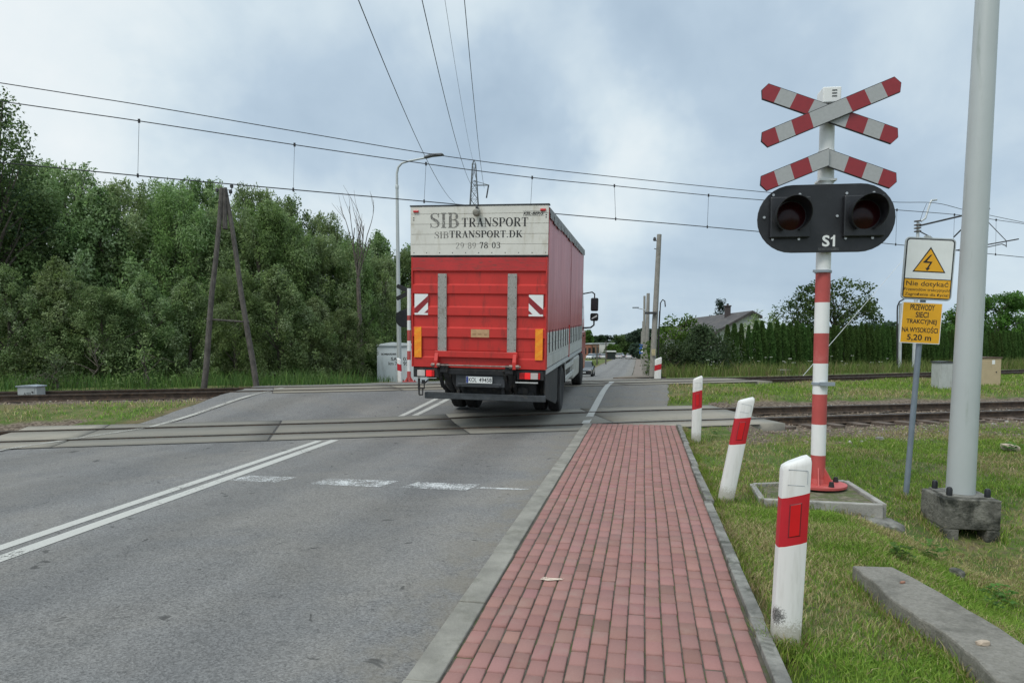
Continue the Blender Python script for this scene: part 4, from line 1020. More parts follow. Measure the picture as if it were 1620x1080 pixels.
# ------------------------------------------------------------------ level crossing signal S1
def plane_pts(o, X, Zv): return None
def arm_outline(L0, w, cut): return [(-L0/2, -w/2+cut), (-L0/2, w/2-cut), (-L0/2+cut*.9, w/2), (L0/2-cut*.9, w/2), (L0/2, w/2-cut), (L0/2, -w/2+cut), (L0/2-cut*.9, -w/2), (-L0/2+cut*.9, -w/2)]
def crossbuck_arm(mb, c, ang, half, w, y, side=None, back=False):
    """one striped arm; side None = whole arm through the centre, +-1 = half arm from the apex outwards"""
    ca, sa = math.cos(ang), math.sin(ang)
    def tr(u, v, yy): return (c[0]+u*ca-v*sa, yy, c[1]+u*sa+v*ca)
    segs = [(0.0, .27, 0), (.27, .53, 1), (.53, .765, 0), (.765, 1.0, 1)]
    cut = w*.30; e = .006
    for sgn in ((1, -1) if side is None else (side,)):
        for k, (a, b, m) in enumerate(segs):
            a_, b_ = a*half, b*half
            a0 = a_
            if k == 3: out = [(sgn*a_, -w/2+e), (sgn*(b_-w*.24), -w/2+e), (sgn*(b_-e), 0), (sgn*(b_-w*.24), w/2-e), (sgn*a_, w/2-e)]
            else: out = [(sgn*a_, -w/2+e), (sgn*b_, -w/2+e), (sgn*b_, w/2-e), (sgn*a_, w/2-e)]
            if k == 0 and side is not None: out = [(v*math.tan(ang), v) if abs(u) < 1e-9 else (u, v) for (u, v) in out]
            # slanted colour joints as on the sign
            out = [(u - (v*.07*sgn if (abs(abs(u)-abs(a_)) < 1e-6 and k > 0) or (abs(abs(u)-abs(b_)) < 1e-6 and k < 3) else 0), v) for (u, v) in out]
            mb.add([tr(u, v, y) for (u, v) in out], [tuple(range(len(out)))], m)
    # plate behind the film
    L_ = half
    u0 = -L_ if (side is None or side == -1) else 0; u1 = L_ if (side is None or side == 1) else 0
    p_ = w*.24; b2 = [(u0, 0), (u0+p_, w/2), (u1-p_, w/2), (u1, 0), (u1-p_, -w/2), (u0+p_, -w/2)]
    if side is not None:
        c0, c1 = (-w/2*math.tan(ang), -w/2), (w/2*math.tan(ang), w/2)
        b2 = [c0, c1, (u1-p_, w/2), (u1, 0), (u1-p_, -w/2)] if side == 1 else [(u0, 0), (u0+p_, w/2), c1, c0, (u0+p_, -w/2)]
    n = len(b2)
    V = [tr(u, v, y+.002) for u, v in b2]+[tr(u, v, y+.028) for u, v in b2]
    mb.add(V, [tuple(range(n)), tuple(range(2*n-1, n-1, -1))]+[(i, n+i, n+(i+1) % n, (i+1) % n) for i in range(n)], 2)
def signal(root, hpost, r, bands, zl, zx, zv, s=1.0, label=True, board_w=1.40, board_h=.715, back=False, xo=0.0):
    """bands: list of (z0, z1, material index) for the post; zl/zx/zv heights of lamp board, cross and half cross"""
    mb = MB()
    for (a, b, m) in bands: mb.lathe([(r, a), (r, b)], 24, m)
    mb.build('post', [M_WHITE, M_RED], root, smooth=True)
    mb = MB(); mb.lathe([(.30, .02), (.30, .045), (r+.02, .05), (r+.005, .10)], 32)
    for k in range(6):
        a = k*math.pi/3+.3; M = Matrix.Rotation(a, 4, 'Z'); mb.prism([(r-.01, .045), (r+.11, .045), (r-.01, .24)], -.006, .006, M=M)
    fl = mb.build('base_flange', M_RED, root, smooth=True)
    mb = MB()
    for k in range(4):
        a = k*math.pi/2+.35; mb.cyl((.23*math.cos(a), .23*math.sin(a), .045), (.23*math.cos(a), .23*math.sin(a), .10), .03, .022, n=10)
    mb.build('bolt', M_BLACKM, fl, smooth=True)
    yb = -r-.05
    # lamp board: stadium plate
    hw, hh = board_w/2, board_h/2; out = []
    for k in range(17): a = R(-90+180*k/16); out.append((hw-hh+hh*math.cos(a), hh*math.sin(a)))
    for k in range(17): a = R(90+180*k/16); out.append((-hw+hh+hh*math.cos(a), hh*math.sin(a)))
    mb = MB(); mb.prism([(x+xo, z+zl) for x, z in out], yb-.012, yb+.012)
    bd = mb.build('lamp_board', M_BLACK, root, bevel=.004)
    for sx in (-1, 1):
        cx, cz = xo+sx*.372*board_w/1.4, zl+.02
        mb = MB(); mb.bb(cx-.205, cx+.205, yb-.07, yb-.0125, cz-.225, cz+.205)
        hs = mb.build('lamp_housing', M_BLACK, bd, bevel=.012)
        # lens
        mb = MB(); mb.lathe([(.001, -.028), (.07, -.022), (.12, -.008), (.148, .0), (.15, .02)], 36, c=(cx, yb-.075, cz), axis='y'); mb.build('lens', M_LENS, hs, smooth=True)
        # hood: a tube cut slanting, longer above, open below
        n = 30; V = []; F = []
        for k in range(n+1):
            a = R(-62+304*k/n); up = .5+.5*math.sin(a); ln = .05+.18*up**.8
            for (rr, yy) in ((.158, 0), (.172, -ln), (.180, -ln), (.168, 0)): V.append((cx+rr*math.cos(a), yb-.07+yy, cz+rr*math.sin(a)))
        for k in range(n):
            for q in range(4):
                q2 = (q+1) % 4; F.append((4*k+q, 4*k+q2, 4*k+4+q2, 4*k+4+q))
        mb = MB(); mb.add(V, F); mb.build('hood', M_BLACK, hs, smooth=True)
        mb = MB()
        for (dx, dz) in ((-.17, .235), (.10, .235), (-.26, .0), (-.17, -.235), (.10, -.235)): mb.cyl((cx+dx, yb-.026, cz+dz), (cx+dx, yb-.012, cz+dz), .014, n=10)
        mb.build('screw', M_STEEL, hs, smooth=True)
    # bracket plates behind
    mb = MB(); mb.bb(-.12, .12, yb+.0125, -r+.02, zl-.3, zl-.24); mb.bb(-.12, .12, yb+.0125, -r+.02, zl+.24, zl+.3); mb.build('bracket', M_DARKIRON, bd)
    half = .742*s; w = .172*s; ang = R(21.5)
    c1 = empty('crossbuck'); c1.parent = root
    mats = [M_REFL, M_REFRED, M_INK]
    mb = MB(); crossbuck_arm(mb, (xo, zx), -ang, half, w, yb-.035); mb.build('crossbuck_arm', mats, c1, recalc=False)
    mb = MB(); crossbuck_arm(mb, (xo, zx), ang, half, w, yb-.068); mb.build('crossbuck_arm', mats, c1, recalc=False)
    mb = MB(); crossbuck_arm(mb, (xo, zv), -ang, half, w, yb-.035, 1); mb.build('half_crossbuck_arm', mats, c1, recalc=False)
    mb = MB(); crossbuck_arm(mb, (xo, zv), ang, half, w, yb-.068, -1); mb.build('half_crossbuck_arm', mats, c1, recalc=False)
    mb = MB()
    for z in (zx, zv-.02): mb.bb(-.10, .10, yb-.006, -r+.03, z-.03, z+.03)
    mb.build('bracket', M_DARKIRON, c1)
    return bd
def lens_mat():
    m, t, b = newmat('signal_lens'); b.inputs['Base Color'].default_value = (.022, .002, .003, 1); b.inputs['Roughness'].default_value = .2; b.inputs['Specular IOR Level'].default_value = .25
    return m
M_LENS = lens_mat()
# seen at 1293,772 (foot); heights read from the photo along the post
S = Gp = G(1293, 770, .03); SZ = (S-CAM).dot(FW); pxm = SZ/FPX
def sh(py, px=1300):                          # height above the foot of the post of a pixel row
    d = ray(px, py); t = (S.y-.08-CAM.y)/d.y; return (CAM+d*t).z-S.z
root = empty('crossing_signal', S, (0, R(0.1), R(3)), 'level crossing signal S1 with striped crossbuck and two dark lamps, beside the red pavement', 'railway signal', 'level crossing signals')
ys = [770, 721, 672, 624, 575, 527, 478, 428, 160]
zz_ = [sh(y) for y in ys]; zz_[0] = .03
bands = [(zz_[i], zz_[i+1], 1 if i % 2 == 0 else 0) for i in range(7)]+[(zz_[7], zz_[8], 0)]
bd = signal(root, zz_[-1], .076, bands, sh(347), sh(184), sh(253), xo=-.03)
mb = MB(); zl = sh(346); put_text(mb, 'S', -.06, .015, zl-.305, zl-.185, -.1395, bold=.03); mb.add([(.047, -.1395, zl-.305), (.07, -.1395, zl-.305), (.07, -.1395, zl-.185), (.052, -.1395, zl-.185), (.047, -.1395, zl-.20)], [(0, 1, 2, 3, 4)]); mb.add([(.047, -.1395, zl-.20), (.0465, -.1395, zl-.222), (.025, -.1395, zl-.232), (.025, -.1395, zl-.214)], [(0, 1, 2, 3)]); mb.build('lettering', M_SIGNWHITE, bd)
mb = MB(); mb.bb(-.10, .11, -.1405, -.138, zl-.345, zl-.318); mb.build('maker_plate', pm('maker_plate', (.05, .052, .055), .5, var=.6, scale=60), bd)
mb = MB(); zt = sh(165); mb.bb(-.085, .10, -.12, .10, zt+.0, zt+.165); hb = mb.build('cable_box', M_WHITE, root, bevel=.012)
mb = MB()
for k in range(3): mb.bb(.005, .055, -.124, -.119, zt+.06+k*.03, zt+.07+k*.03)
mb.build('louvre', M_DARKIRON, hb)
mb = MB(); mb.bb(-.09, .09, -.09, .09, sh(286), sh(283)); mb.lathe([(.083, sh(288)), (.083, sh(236))], 24); mb.build('post_sleeve', M_WHITE, root, smooth=True)
for y in (429, 607):
    mb = MB(); z = sh(y); mb.lathe([(.076, z-.015), (.088, z-.012), (.088, z+.012), (.076, z+.015)], 24); mb.bb(-.03, .12, -.115, -.07, z-.02, z+.02) if y > 500 else mb.bb(-.13, .03, -.1, -.075, z-.012, z+.014)
    mb.build('clamp', M_GREYPAINT, root)
# its concrete-edged bed
pts = [G(1197, 768, .07), G(1212, 789, .07), G(1400, 798, .08), G(1345, 760, .07)]
pts = [G(1190, 764, .06), G(1206, 788, .05), G(1399, 797, .05), G(1338, 759, .07)]
pts_foot = pts
bed = empty('signal_footing', (S.x, S.y, 0), label='low angular footing of concrete edging strips around the foot of signal S1', cat='footing')
for i in range(4):
    a, b = pts[i], pts[(i+1) % 4]; mid = (a+b)/2; d = (b-a); ln = math.hypot(d.x, d.y); an = math.atan2(d.y, d.x)
    mb = MB(); mb.box((0, 0, -.2), (ln-.03, .06, .40)); o = mb.build('edging_strip', M_CONC, bed, bevel=.01)
    o.location = (mid.x-S.x, mid.y-S.y, mid.z); o.rotation_euler = (0, -math.atan2(b.z-a.z, ln), an)
mb = MB(); V = [(p.x-S.x, p.y-S.y, p.z-.035) for p in pts]; mb.add(V, [(0, 1, 2, 3)]); mb.build('infill', pm('weedy_soil', (.14, .125, .085), .95, var=.4, scale=14, dirt=(.08, .10, .03), dthr=(.45, .6), dscale=9, bump=.8, bscale=40), bed)
# broken lump of concrete off its corner
def rock(name, c, d, mat, seed, label, cat, rot=0, sub=2, amp=.25, parent=None):
    b = bmesh.new(); bmesh.ops.create_icosphere(b, subdivisions=sub, radius=1)
    for v in b.verts:
        k = 1+amp*mnoise.noise(v.co*1.7+Vector((seed*3.1, seed, 0)))
        q = v.co*k; v.co = Vector((max(-.8, min(.8, q.x))*d[0], max(-.8, min(.8, q.y))*d[1], max(-.75, min(.75, q.z))*d[2]))
    me = bpy.data.meshes.new(name); b.to_mesh(me); b.free(); me.materials.append(mat)
    o = bpy.data.objects.new(name, me); COL.objects.link(o); o.location = c; o.rotation_euler = (rng.uniform(-.2, .2), rng.uniform(-.2, .2), rot)
    if label: tag(o, label, cat)
    return o
p = G(1388, 830, -.15); rock('concrete_lump', (p.x, p.y, p.z-.02), (.30, .22, .12), M_CONCD, 3, 'broken grey lump of concrete at the right corner of the signal footing', 'concrete lump', .4)

# ------------------------------------------------------------------ guide posts
def guide_post(base, lean, yaw, h, w, label, d=.10, bands=(.40, .72), lean_y=0, mat=None):
    root = empty('guide_post', base, (lean_y, lean, yaw), label, 'guide post', 'red and white guide posts by the crossing')
    # plan outline: flat-ish face to the front, rounded
    pl_ = [(-w/2, -d*.15), (-w*.46, -d*.38), (-w*.25, -d*.5), (w*.25, -d*.5), (w*.46, -d*.38), (w/2, -d*.15), (w/2, d*.3), (w*.3, d*.5), (-w*.3, d*.5), (-w/2, d*.3)]
    sl = .30                                       # slope of the top and of the red band, rising to the right
    def ring(z, k=1.0, slope=sl): return [(x*k, y*k, z+x*slope) for x, y in pl_]
    n = len(pl_); mb = MB()
    z0, z1 = h*(1-bands[1]), h*(1-bands[1]) ; zr0, zr1 = h*bands[0], h*bands[1]
    rings = [(-.25, 1, 0, 0), (zr0, 1, sl, 0), (zr1, 1, sl, 1), (h-.035, 1, sl*1.15, 0), (h-.012, .93, sl*1.15, 0), (h, .72, sl*1.1, 0)]
    V = []; 
    for (z, k, s_, m) in rings: V += ring(z, k, s_)
    F = []; Mi = []
    for i in range(len(rings)-1):
        for k in range(n): F.append((i*n+k, i*n+(k+1) % n, (i+1)*n+(k+1) % n, (i+1)*n+k)); Mi.append(1 if i == 1 else 0)
    F.append(tuple((len(rings)-1)*n+k for k in range(n))); Mi.append(0)
    mb.v = V; mb.f = F; mb.m = Mi
    mb.build('post', [mat or M_POST_B, M_DEEPRED], root, smooth=True)
    yf = -d*.5
    mb = MB(); a0, a1 = zr0+.05, zr1-.045; x0, x1 = -w*.16, w*.17
    mb.add([(x0, yf-.0035, a0+x0*sl), (x1, yf-.0035, a0+x1*sl), (x1, yf-.0035, a1+x1*sl), (x0, yf-.0035, a1+x0*sl), (x0-.006, yf-.0005, a0-.006+x0*sl), (x1+.006, yf-.0005, a0-.006+x1*sl), (x1+.006, yf-.0005, a1+.006+x1*sl), (x0-.006, yf-.0005, a1+.006+x0*sl)], [(0, 1, 2, 3), (4, 5, 1, 0), (5, 6, 2, 1), (6, 7, 3, 2), (7, 4, 0, 3)])
    mb.m = [0, 1, 1, 1, 1]
    mb.build('reflector', [pm('reflector_red', (.55, .01, .016), .25, var=.05), pm('reflector_edge', (.16, .008, .012), .5)], root, recalc=False)
    mb = MB(); t0, t1 = zr1+.055, zr1+.135
    for (xa, xb, za, zb) in ((-w*.30, w*.34, t1, t1+.0025), (-w*.30, w*.26, t0, t0+.002), (w*.335, w*.345, t0+.01, t1)): mb.bb(xa, xb, yf-.0012, yf+.001, za, zb)
    mb.build('scratch', M_GREYPAINT, root)
    return root
b1 = G(1242, 1019, gh(.81, 3.9)); guide_post((b1.x, b1.y, b1.z), R(2.0), R(-2), 1.0, .148, 'nearest white guide post with a red reflector band, scuffed black at its foot', .11, (.555, .815), mat=M_POST_A)
b2 = G(1147, 795, gh(.88, 7.2)); guide_post((b2.x, b2.y, b2.z), R(10.2), R(-2), 1.08, .152, 'white guide post with red band tilting strongly right beside the pavement edge', .11, (.57, .82))
b3 = G(1101, 700, gh(.95, 11.7)); guide_post((b3.x, b3.y, b3.z), R(.8), R(-2), 1.08, .155, 'upright white guide post with red band close to the near track', .11, (.52, .79))
p4 = D(1040, 598, 25.2); guide_post((p4.x, p4.y, Hs(p4.x, p4.y)-.22), R(1.5), R(5), .97, .24, 'short wide guide post beside the foot of the concrete pole beyond the tracks', .12, (.55, .76))
p5 = D(633, 603, 25.6); guide_post((p5.x, p5.y, Hs(p5.x, p5.y)-.1), R(2.0), R(170), 1.0, .15, 'guide post with a red band in front of the grey cabinet left of the lorry', .11, (.55, .80))
# black scuff on the nearest one
# ------------------------------------------------------------------ warning signs on the blue-grey pole
sb = G(1432, 797, gh(2.65, 7.45)); sbz = (sb-CAM).dot(FW)
sroot = empty('warning_sign', sb, (0, R(3.0), R(8)), 'white and yellow high voltage warning sign plates on a leaning grey pole', 'road sign')
def sgn_h(py, px=1465): d = ray(px, py); t = (sb.y-.05-CAM.y)/d.y; p = CAM+d*t; return p.z-sb.z
k_ = sbz/FPX
h0, h1, h2, h3 = sgn_h(543), sgn_h(478), sgn_h(474), sgn_h(375)
mb = MB(); mb.tube([(0, 0, -.2), (0, 0, h3-.05)], .030, 16); mb.build('pole', pm('blue_grey_pole', (.185, .225, .27), .5, .2, var=.12, scale=6, dirt=(.30, .31, .30), dthr=(.6, .8)), sroot, smooth=True)
def rrect(x0, x1, z0, z1, r, n=6):
    out = []
    for (cx, cz, a0) in ((x1-r, z0+r, -90), (x1-r, z1-r, 0), (x0+r, z1-r, 90), (x0+r, z0+r, 180)):
        for k in range(n+1): a = R(a0+90*k/n); out.append((cx+r*math.cos(a), cz+r*math.sin(a)))
    return out
def flat(mb, out, y, mat=0): mb.add([(x, y, z) for x, z in out], [tuple(range(len(out)))], mat)
X0, X1 = -.27, .28
cx_ = (X0+X1)/2
mb = MB(); mb.prism(rrect(X0, X1, h2, h3, .05), -.05, -.035); up_ = mb.build('upper_plate', M_GALV, sroot, bevel=.003)
mb = MB(); e = .014; zs = h2+(h3-h2)*.335
flat(mb, rrect(X0+e, X1-e, h2+e, h3-e, .04), -.0512, 1)
flat(mb, rrect(X0+e+.013, X1-e-.013, h2+e+.013, h3-e-.013, .03), -.0518, 0)
flat(mb, [(X0+e+.012, h2+e+.012), (X1-e-.012, h2+e+.012), (X1-e-.012, zs-.006), (X0+e+.012, zs-.006)], -.0524, 2)
flat(mb, [(X0+e+.004, zs-.006), (X1-e-.004, zs-.006), (X1-e-.004, zs+.004), (X0+e+.004, zs+.004)], -.0526, 1)
tb, tt_ = zs+.075, h3-.10; cxx = cx_+.005
flat(mb, [(cxx-.180, tb), (cxx+.180, tb), (cxx, tt_)], -.0524, 1)
flat(mb, [(cxx-.159, tb+.013), (cxx+.159, tb+.013), (cxx, tt_-.026)], -.0530, 2)
hh = tt_-tb
bolt = [(cxx+.0, tb+hh*.68), (cxx-.075, tb+hh*.37), (cxx+.004, tb+hh*.36), (cxx-.028, tb+hh*.16), (cxx-.042, tb+hh*.165), (cxx-.022, tb+hh*.06), (cxx+.012, tb+hh*.17), (cxx-.006, tb+hh*.17), (cxx+.030, tb+hh*.42), (cxx-.032, tb+hh*.43), (cxx+.022, tb+hh*.70)]
V = [(x, -.0536, z) for x, z in bolt]
mb.add([V[0], V[1], V[9], V[10]], [(0, 1, 2, 3)], 1); mb.add([V[1], V[2], V[8], V[9]], [(0, 1, 2, 3)], 1); mb.add([V[2], V[3], V[7], V[8]], [(0, 1, 2, 3)], 1); mb.add([V[4], V[5], V[6]], [(0, 1, 2)], 1)
mb.build('sign_face', [M_SIGNWHITE, M_INK, M_YELLOW], up_, recalc=False)
mb = MB(); xa, xb = X0+.045, X1-.045; zb0 = h2+e+.012; hb_ = zs-.006-zb0
put_text(mb, 'Nie dotykać', xa, xb, zb0+hb_*.56, zb0+hb_*.93, -.0532, bold=.005)
put_text(mb, 'Przewodów trakcyjnych!', xa-.018, xb+.018, zb0+hb_*.31, zb0+hb_*.53, -.0532, bold=.005)
put_text(mb, 'Zagrożenie dla życia!', xa-.006, xb+.006, zb0+hb_*.05, zb0+hb_*.27, -.0532, bold=.005)
mb.build('lettering', M_INK, up_, recalc=False)
mb = MB(); mb.prism(rrect(-.24, .195, h0, h1, .006, 2), -.047, -.035); lo_ = mb.build('lower_plate', M_SIGNWHITE, sroot)
mb = MB(); flat(mb, rrect(-.232, .187, h0+.008, h1-.008, .004, 2), -.0478); mb.build('sign_face', M_YELLOW, lo_, recalc=False)
mb = MB(); ch = h1-h0
for (s_, a, b, z0, z1) in (('PRZEWODY', -.215, .05, .81, .95), ('SIECI', -.15, -.01, .63, .77), ('TRAKCYJNEJ', -.245, .085, .45, .59), ('NA WYSOKOŚCI', -.285, .105, .265, .43), ('5,20 m', -.225, .04, .05, .22)):
    put_text(mb, s_, a+.06, b+.06, h0+ch*z0, h0+ch*z1, -.0484, bold=.022)
mb.build('lettering', M_INK, lo_, recalc=False)
mb = MB()
for z in (h0+.06, h1-.06, h2+.1, h3-.1): mb.bb(-.05, .05, -.034, -.005, z-.015, z+.015)
mb.bb(-.06, .0, -.05, -.02, h3+.003, h3+.02)
mb.build('bracket', M_GALV, sroot)

# ------------------------------------------------------------------ lamp posts
def tapered(mb, h, r0, r1, n=28, rings=8): mb.lathe([(r0+(r1-r0)*k/rings, h*k/rings) for k in range(rings+1)], n)
lb = G(1519, 781, .10)
lroot = empty('street_lamp', (lb.x, lb.y, .10), (0, R(.9), 0), 'tall thick pale grey lamp column on a mossy concrete block, at the right edge', 'street lamp')
M_COL = pm('pale_column', (.44, .475, .475), .45, .1, var=.03, scale=2, dirt=(.30, .34, .31), dthr=(.55, .8), dscale=2.5, streak=(5, 5, .5))
mb = MB(); tapered(mb, 9.5, .128, .075); mb.tube([(0, 0, 9.45), (-.02, .1, 9.9), (-.3, .6, 10.1), (-.9, 1.3, 10.15)], .045, 10); co = mb.build('column', M_COL, lroot, smooth=True)
mb = MB(); mb.box((-1.1, 1.6, 10.17), (.28, .6, .1), M=Matrix.Rotation(R(35), 3, 'Z')); mb.build('lamp_head', M_GREYPAINT, lroot, bevel=.03)
mb = MB(); mb.bb(-.21, .21, -.21, .21, .0, .015); bp_ = mb.build('base_plate', M_CONCD, lroot)
for (x, y) in ((-.17, -.17), (.17, -.17), (-.17, .17), (.17, .17)):
    mb = MB(); mb.lathe([(.028, .015), (.028, .075), (.02, .095), (.005, .10)], 12, c=(x, y, 0)); mb.build('bolt_cap', M_BLACK, lroot, smooth=True)
mb = MB(); c_ = .255
top = [(-c_, -c_), (c_, -c_), (c_, c_), (-c_, c_)]
mb.bb(-c_, c_, -c_, c_, -.30, -.002); mb.bb(-c_, -.12, -c_, c_, -.75, -.30); mb.bb(.13, c_, -c_, c_, -.75, -.30); mb.bb(-.12, .13, .05, c_, -.75, -.30)
lfo = mb.build('concrete_block', pm('mossy_concrete', (.15, .145, .125), .95, var=.4, scale=5, dirt=(.022, .024, .018), dthr=(.44, .62), dscale=3.5, bump=.9, bscale=30), lroot, bevel=.012)
lfo.rotation_euler = (0, 0, R(4))
# far lamp, left of the lorry
lp = D(632, 600, 29.0); lz = Hs(lp.x, lp.y)-.1
ltop = D(625, 281, 29.0); hN = ltop.z-lz
l2 = empty('street_lamp', (lp.x, lp.y, lz), (0, R(-.2), 0), 'slender pale lamp post with a curved arm over the road, left of the lorry', 'street lamp')
mb = MB(); tapered(mb, hN-.5, .105, .06, 16); mb.tube([(0, 0, hN-.55), (0, 0, hN+.05), (.06, 0, hN+.30), (.22, 0, hN+.46), (.5, 0, hN+.53), (1.25, 0, hN+.63)], [.055, .05, .045, .042, .04, .036], 10); mb.lathe([(.07, hN-.56), (.075, hN-.45), (.06, hN-.42)], 14); mb.build('column', M_COL, l2, smooth=True)
mb = MB(); mb.prism([(1.2, hN+.60), (1.2, hN+.67), (1.5, hN+.76), (1.95, hN+.76), (2.02, hN+.72), (1.95, hN+.68), (1.5, hN+.66)], -.12, .12); mb.build('lamp_head', pm('lamp_head_grey', (.13, .14, .15), .5), l2, bevel=.02)

# ------------------------------------------------------------------ signal for the other direction (seen from behind), and the cabinet
p = D(647, 600, 28.0)
r2 = empty('crossing_signal', (p.x, p.y, Hs(p.x, p.y)), (0, R(-.6), R(168)), 'level crossing signal seen from behind, half hidden by the left edge of the lorry', 'railway signal', 'level crossing signals')
hz2 = D(647, 457, 28.0).z-Hs(p.x, p.y); q = hz2/4.4
def h2_(py): return D(647, py, 28.0).z-Hs(p.x, p.y)
bz = [h2_(y) for y in (600, 587, 569, 555, 539, 522, 507, 499, 457)]; bz[0] = .02
bands = [(bz[i], bz[i+1], 1 if i % 2 == 0 else 0) for i in range(7)]+[(bz[7], bz[8], 0)]
# the dark reverse of the plates carries the same shapes
bd2 = signal(r2, hz2, .076, bands, h2_(504), h2_(462)+.0, h2_(488), board_w=1.4, board_h=.70)
cb = D(627, 602, 30.0); gz = Hs(cb.x, cb.y)-.25; ctop = D(627, 545, 30.0).z
cr_ = empty('signal_cabinet', (cb.x, cb.y, gz), (0, 0, R(14)), 'pale grey lettered equipment cabinet with a sloped lid, partly behind the lorry', 'cabinet')
M_CABG = pm('cabinet_grey', (.60, .66, .68), .5, var=.04, scale=3, dirt=(.33, .37, .37), dthr=(.5, .8), dscale=2, streak=(3, 3, .5))
wN = 60*30.0/1090; hC = ctop-gz
mb = MB(); mb.bb(-wN/2, wN/2+.5, 0, 1.0, 0, hC-.06); cbod = mb.build('body', M_CABG, cr_, bevel=.015)
mb = MB(); mb.prism([(-wN/2-.06, hC-.06), (-wN/2-.06, hC-.01), (-.2, hC+.10), (wN/2+.56, hC-.0), (wN/2+.56, hC-.06)], -.06, 1.06); mb.build('lid', M_CABG, cr_, bevel=.01)
mb = MB(); mb.bb(.18, .185, -.003, .002, .06, hC-.1); mb.build('door_gap', M_DARKIRON, cr_)
def cxp(px): return (px-627)*30.0/1090+.03
def czp(py): return D(627, py, 30.0).z-gz
mb = MB(); put_text(mb, 'BOMBARDIER', cxp(603), cxp(626.5), czp(561.5), czp(558.5), -.004, bold=.03); put_text(mb, 'SA/', cxp(618), cxp(629.5), czp(570.5), czp(565), -.004, bold=.01); put_text(mb, '03', cxp(637), cxp(645), czp(570.5), czp(565), -.004, bold=.01)
put_text(mb, 'km 70,', cxp(614), cxp(632), czp(578), czp(572), -.004, bold=.01); put_text(mb, '95', cxp(637), cxp(645), czp(578), czp(572), -.004, bold=.01)
mb.build('lettering', M_INK, cr_, recalc=False)

# small trackside cabinets
def cabinet(px0, px1, py0, py1, depth, mat, lidmat, label, yaw=0.2, d=.5, sink=.1):
    a = D((px0+px1)/2, py1, depth); w = (px1-px0)*depth/1090; t = D((px0+px1)/2, py0, depth); z0 = a.z-sink; h = t.z-z0
    o = empty('trackside_cabinet', (a.x, a.y, z0), (0, 0, yaw), label, 'cabinet')
    mb = MB(); mb.bb(-w/2, w/2, 0, d, 0, h-.05); mb.build('body', mat, o, bevel=.012)
    mb = MB(); mb.prism([(-w/2-.03, h-.05), (-w/2-.03, h-.02), (0, h), (w/2+.03, h-.02), (w/2+.03, h-.05)], -.03, d+.03); mb.build('lid', lidmat, o, bevel=.008)
    mb = MB(); mb.bb(-w*.40, w*.40, -.008, 0, h*.12, h*.88); dr_ = mb.build('door', mat, o, bevel=.006)
    mb = MB(); mb.cyl((w*.30, -.03, h*.55), (w*.30, -.008, h*.55), .018, n=10); mb.build('lock', M_DARKIRON, dr_)
    return o, w, h
o_, w_, h_ = cabinet(28, 58, 609, 626, 17.6, pm('small_cab_grey', (.33, .36, .36), .6, var=.1), M_GREYPAINT, 'knee-high grey cabinet beside the far rail at the left edge', R(12), .35, .12)
mb = MB(); put_text(mb, 'A/702', -.08, .10, h_*.36, h_*.52, -.0095, bold=.01); mb.build('lettering', M_INK, o_, recalc=False)
cabinet(1486, 1513, 571, 618, 21.6, pm('cab_white', (.42, .44, .43), .6, var=.06, dirt=(.25, .26, .24), dthr=(.5, .75), dscale=3, streak=(4, 4, .6)), M_DARKIRON, 'pale grey trackside cabinet seen just left of the lamp column', R(10), .45)
o_, w_, h_ = cabinet(1543, 1583, 564, 613, 23.0, pm('cab_beige', (.45, .36, .225), .7, var=.05, dirt=(.33, .26, .16), dthr=(.5, .8)), pm('cab_lid', (.12, .08, .06), .7), 'beige trackside cabinet with a dark brown lid, right of the lamp column', R(12), .6)
mb = MB(); mb.bb(.10, .20, -.010, -.0085, h_*.78, h_*.90); mb.build('label_plate', M_SIGNWHITE, o_)
p = D(1242, 591, 30.5); o_ = empty('junction_box', (p.x, p.y, p.z), (0, 0, .3), 'tiny grey junction box in the grass beside the far track', 'junction box')
mb = MB(); mb.bb(-.25, .25, -.1, .15, -.1, .14); mb.build('body', M_CONCD, o_, bevel=.01); mb = MB(); mb.bb(-.28, .28, -.13, .18, .14, .19); mb.build('lid', M_CONC, o_, bevel=.01)

# long concrete slab and stones in the verge, front right
c4 = [G(1347, 893, .02), G(1414, 894, .0), G(1640, 1010, -.04), G(1700, 1110, -.06), G(1600, 1110, -.02), G(1440, 985, .0)]
c4 = [G(*q, .085) for q in ((1348, 893), (1411, 896), (1452, 915), (1509, 949), (1581, 992), (1640, 1030), (1760, 1110), (1625, 1110), (1578, 1074), (1540, 1039), (1496, 1001), (1455, 976), (1414, 948), (1377, 916))]; c4 = [(q.x, q.y) for q in c4]
mb = MB(); o3 = []
rs = random.Random(4)
for i in range(len(c4)):
    a, b = Vector(c4[i]), Vector(c4[(i+1) % len(c4)]); k = 3
    for j in range(k):
        q = a.lerp(b, j/k); o3.append((q.x+rs.uniform(-.008, .008), q.y+rs.uniform(-.008, .008)))
def slz(x, y): return .085 - .0*(x-1.6)
V = [(x, y, slz(x, y)) for x, y in o3]; n = len(V); V2 = [(x+.0, y, slz(x, y)-.35) for x, y in o3]
mb.add(V+V2, [tuple(range(n))]+[(i, n+i, n+(i+1) % n, (i+1) % n) for i in range(n)])
